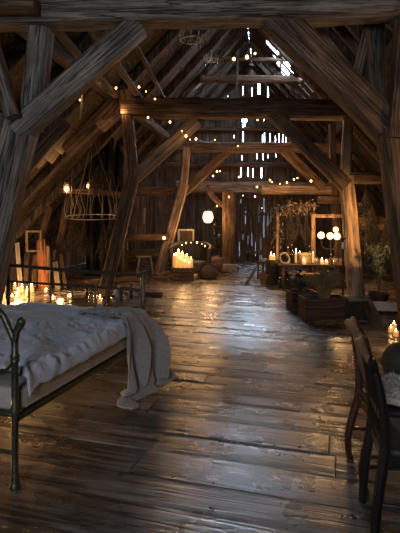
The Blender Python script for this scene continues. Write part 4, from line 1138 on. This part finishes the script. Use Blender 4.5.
# fir branches
fr = fl(379, 307)
ft = thing('fir_branches', 'dusty green fir branches standing between two posts in the right aisle', 'plant', fr)
stm = MB(); ndl = MB()
for b in range(15):
    a = R.uniform(0, 2 * PI); sp = R.uniform(.1, .36); L = R.uniform(.75, 1.15)
    q = arc((0, 0, .02), (math.cos(a) * sp * .3, math.sin(a) * sp * .3, L), (math.cos(a) * sp, math.sin(a) * sp, L * R.uniform(.55, 1)), 14)
    stm.tube(q, [.012 - .0006 * k for k in range(15)], 5)
    for k in range(3, 15):
        for s in range(7):
            d = Vector((R.uniform(-1, 1), R.uniform(-1, 1), R.uniform(-1.2, .4)))
            ndl.leaf(q[k] + Vector((R.gauss(0, .01), R.gauss(0, .01), 0)), d, R.uniform(.07, .15), .022)
obj('branches', stm, M['herb'], ft); obj('needles', ndl, M['fir'], ft, False)
pot = thing('clay_pot', 'dark pot holding the fir branches in the right aisle', 'pot', fr)
obj('body', MB().lathe([(.10, 0), (.13, .01), (.17, .22), (.185, .23), (.185, .26), (.16, .26), (.15, .2), (.002, .2)], 18), M['dark'], pot)
ft.location.z = .20
for i, (x, y, Y, L) in enumerate(((352, 200, 10.6, 1.0), (372, 205, 10.2, 1.1), (388, 215, 10.0, 1.0), (366, 190, 11.0, .9))):
    bunch('herb_bunch', ('dark dried bunch just right of the honey-coloured post', 'dark dried bunch hanging above the fir branches', 'dark dried bunch next to the stout brown post', 'dark dried bunch high under the aisle rail')[i], at(x, y, Y), L, .3, 40, M['herb'], 'dark bunches in the right aisle', .09)
timber('white_board', 'pale painted board lying low behind the leaning dark plank', 'board', at(371, 306, 8.1), at(440, 308, 8.0), .16, .06, M['white'], up=(0, -1, .3))
timber('low_trestle', 'dark beam supporting the pale painted board in the right aisle', 'beam', Vector((at(371, 0, 8.15).x, 8.2, .02)), Vector((at(440, 0, 8.1).x, 8.15, .02)), .18, .2, M['dark'], up=(0, 0, 1))
timber('leaning_plank', 'dark narrow plank leaning against the honey-coloured post', 'plank', fl(380, 329), at(364, 297, 7.75), .17, .035, M['rafter'], up=(-.3, -1, .3))
rough_block('storage_chest', 'black low box at the foot of the honey-coloured post', 'chest', fl(353, 322) + Vector((.1, .35, 0)), (.42, .5, .30), M['drape'], 21)
timber('purlin_rail', 'long dark rail behind the hanging bunches in the right aisle', 'rail', at(345, 222, 11.4), at(440, 226, 11.2), .3, .12, M['brown'])
# straw litter
mb = MB()
for i in range(420):
    p = fl(R.uniform(317, 349), R.gauss(323, 1.8), .008); a = R.uniform(0, PI); L = R.uniform(.03, .12)
    mb.leaf(p + Vector((0, 0, R.uniform(0, .02))), (math.cos(a), math.sin(a), R.uniform(-.05, .12)), L, .012)
tag(obj('straw_litter', mb, M['straw'], None, False), 'scattered straw litter on the boards before the planter', 'straw', kind='stuff')

# ------------------------------------------------------------------ fairy lights, chandeliers
def fairy(label, pts, Y, r=.022, dz=.03, extra=(), group=None):
    """pts = list of (px,py,Y)"""
    P = [at(x, y, yy) for x, y, yy in pts]
    t = thing('fairy_light_string', label, 'string lights', P[0])
    w = []
    for a, b in zip(P, P[1:]):
        for k in range(6):
            q = a.lerp(b, k / 6); q.z -= .10 * math.sin(PI * k / 6) * min(1, (b - a).length); w.append(q - P[0] + Vector((0, 0, dz)))
    w.append(P[-1] - P[0] + Vector((0, 0, dz)))
    obj('wire', MB().tube(w, .006, 5), M['wire'], t)
    for i, p in enumerate(P):
        obj('bulb', MB().ball(p - P[0], .62 * r * (1 + .35 * math.sin(i * 2.7)), 8, 1.2), M['bulb'], t)
    return t
fairy('fairy light string looped between bedside brace and middle tie beam', [(80, 100, 8.4), (84, 91, 8.5), (100, 83, 8.8), (116, 88, 9.0), (132, 84.5, 9.0), (139, 87, 9.0), (146, 91.5, 9.0), (155, 99, 9.0)], 9)
fairy('fairy light string dangling below the middle tie beam over the pale brace', [(148, 117.5, 8.9), (170, 122, 9), (182, 131, 9.1), (186, 136, 9.1), (190, 139.5, 9.2), (196, 139, 9.5), (215, 140, 12.8), (238, 146, 13.2)], 9, .026)
fairy('fairy light string along the lintel left of the barn door', [(213, 176, 13.2), (217, 171.5, 13.4), (220, 171, 13.5), (239, 177, 16.8), (253, 176, 16.8), (270, 180, 15.5), (272, 182, 15.2), (287, 182.5, 13.2), (294, 179.5, 13.2), (297.5, 178, 13.2), (311, 181, 13.2)], 9, .034)
fairy('lower fairy light string swagged across the barn door', [(217, 206, 14.0), (229, 197, 14.0), (243, 195.5, 15.5), (257, 187, 15.5), (262, 208, 15.4), (255, 196.5, 15.6), (280, 184, 15.5)], 9, .030)
fairy('three large warm bulbs strung near the ridge beneath the roof holes', [(234, 59, 11.5), (247, 57, 11.5), (255, 53.5, 11.5)], 9, .055)
fairy('fairy light string draped over the dark tub armchair', [(182, 245, 12.72), (186, 243, 12.68), (191, 242.5, 12.64), (197, 242.5, 12.64), (202, 244, 12.68), (205, 246, 12.72)], 9, .022)
fairy('tiny fairy light pair high beside the far collar beam', [(257.5, 120, 13.1), (300, 145, 13.2)], 9, .03)
for p, e in ((at(132, 84, 8.7), 1.6), (at(86, 94, 8.2), 1.5), (at(186, 134, 8.8), 2.2), (at(248, 55, 11.2), 3), (at(258, 186, 15.2), 10), (at(286, 183, 12.6), 22), (at(220, 174, 13), 4)):
    point('fairy_glow', p, e, r=.05)
def chandelier(label, c, r, h, top):
    t = thing('glass_chandelier', label, 'chandelier', c)
    obj('ring', MB().tube([(r * math.cos(k * PI / 10), r * math.sin(k * PI / 10), 0) for k in range(20)], .010, 6, closed=True), M['silver'], t)
    obj('stem', MB().lathe([(.01, -.02), (.03, .05), (.012, .1), (.02, .2), (.008, h), (.002, h)], 10), M['silver'], t)
    for k in range(8):
        a = k * PI / 4; x, y = r * math.cos(a), r * math.sin(a)
        arm = obj('arm', MB().tube(arc((0, 0, .06), (x * .6, y * .6, -.10), (x, y, .02), 8), .007, 5), M['silver'], t)
        obj('crystal', MB().lathe([(.001, -.09), (.016, -.06), (.012, -.02), (.001, 0)], 6, (x, y, -.01)), M['clear'], arm)
        obj('candle_tube', MB().lathe([(.010, .02), (.010, .09), (.002, .095)], 8, (x, y, 0)), M['white'], arm)
    obj('chain', MB().tube([(0, 0, h - .01), (0, 0, top)], .006, 5), M['wire'], t)
    return t
chandelier('dull glass chandelier hanging behind the nearest tie beam', at(191, 40, 7.0), .16, .22, 1.4)
chandelier('second smaller chandelier hanging further back beside the ridge bulbs', at(211, 60, 9.6), .14, .2, 1.2)

# ------------------------------------------------------------------ world, daylight, camera
w = bpy.data.worlds.new('dusk_sky'); scene.world = w; w.use_nodes = True
bg = w.node_tree.nodes['Background']; bg.inputs[0].default_value = (.62, .78, 1.0, 1); bg.inputs[1].default_value = 26.0
l = bpy.data.lights.new('window_daylight', 'AREA'); l.shape = 'RECTANGLE'; l.size, l.size_y = 2.3, 1.9; l.energy = 230; l.color = (.68, .82, 1.0)
o = bpy.data.objects.new('window_daylight', l); COL.objects.link(o); o.location = ((WX0 + WX1) / 2, YF + .12, (WZ0 + WZ1) / 2)
o.rotation_euler = (Vector((.25, 1, -.05))).to_track_quat('-Z', 'Y').to_euler()

for nm, p, tgt, sz, e in (('gable_hole_daylight', (1.63, YB + .06, 5.27), (-.3, 5.2, 0), .34, 26),):
    l = bpy.data.lights.new(nm, 'AREA'); l.shape = 'DISK'; l.size = sz; l.energy = e; l.color = (.62, .80, 1.0); l.spread = .85
    o = bpy.data.objects.new(nm, l); COL.objects.link(o); o.location = p
    o.rotation_euler = (Vector(tgt) - Vector(p)).to_track_quat('-Z', 'Y').to_euler()
cd_ = bpy.data.cameras.new('camera'); cam = bpy.data.objects.new('camera', cd_); COL.objects.link(cam); scene.camera = cam
cam.location = (0, 0, CAMZ); cam.rotation_euler = (PI / 2, 0, 0)
cd_.sensor_fit = 'VERTICAL'; cd_.sensor_height = 24.0; cd_.sensor_width = 24.0
cd_.lens = 24.0 * FOC / 533.0
cd_.shift_x = 0.0; cd_.shift_y = -(266.5 - HOR) / 533.0
cd_.clip_end = 200
scene.view_settings.view_transform = 'Standard'; scene.view_settings.look = 'None'; scene.view_settings.gamma = 1.0
scene.view_settings.use_curve_mapping = False
scene.view_settings.exposure = 0.12
cy = scene.cycles
cy.use_denoising = True; cy.max_bounces = 7; cy.diffuse_bounces = 4; cy.glossy_bounces = 3; cy.transmission_bounces = 5; cy.sample_clamp_indirect = 60.0
cy.caustics_reflective = False; cy.caustics_refractive = False
# prototypes never placed are removed
for o in list(COL.objects):
    if o.parent is None and o.location.z < -40:
        for c in kids(o):
            for d in kids(c): bpy.data.objects.remove(d)
            bpy.data.objects.remove(c)
        bpy.data.objects.remove(o)
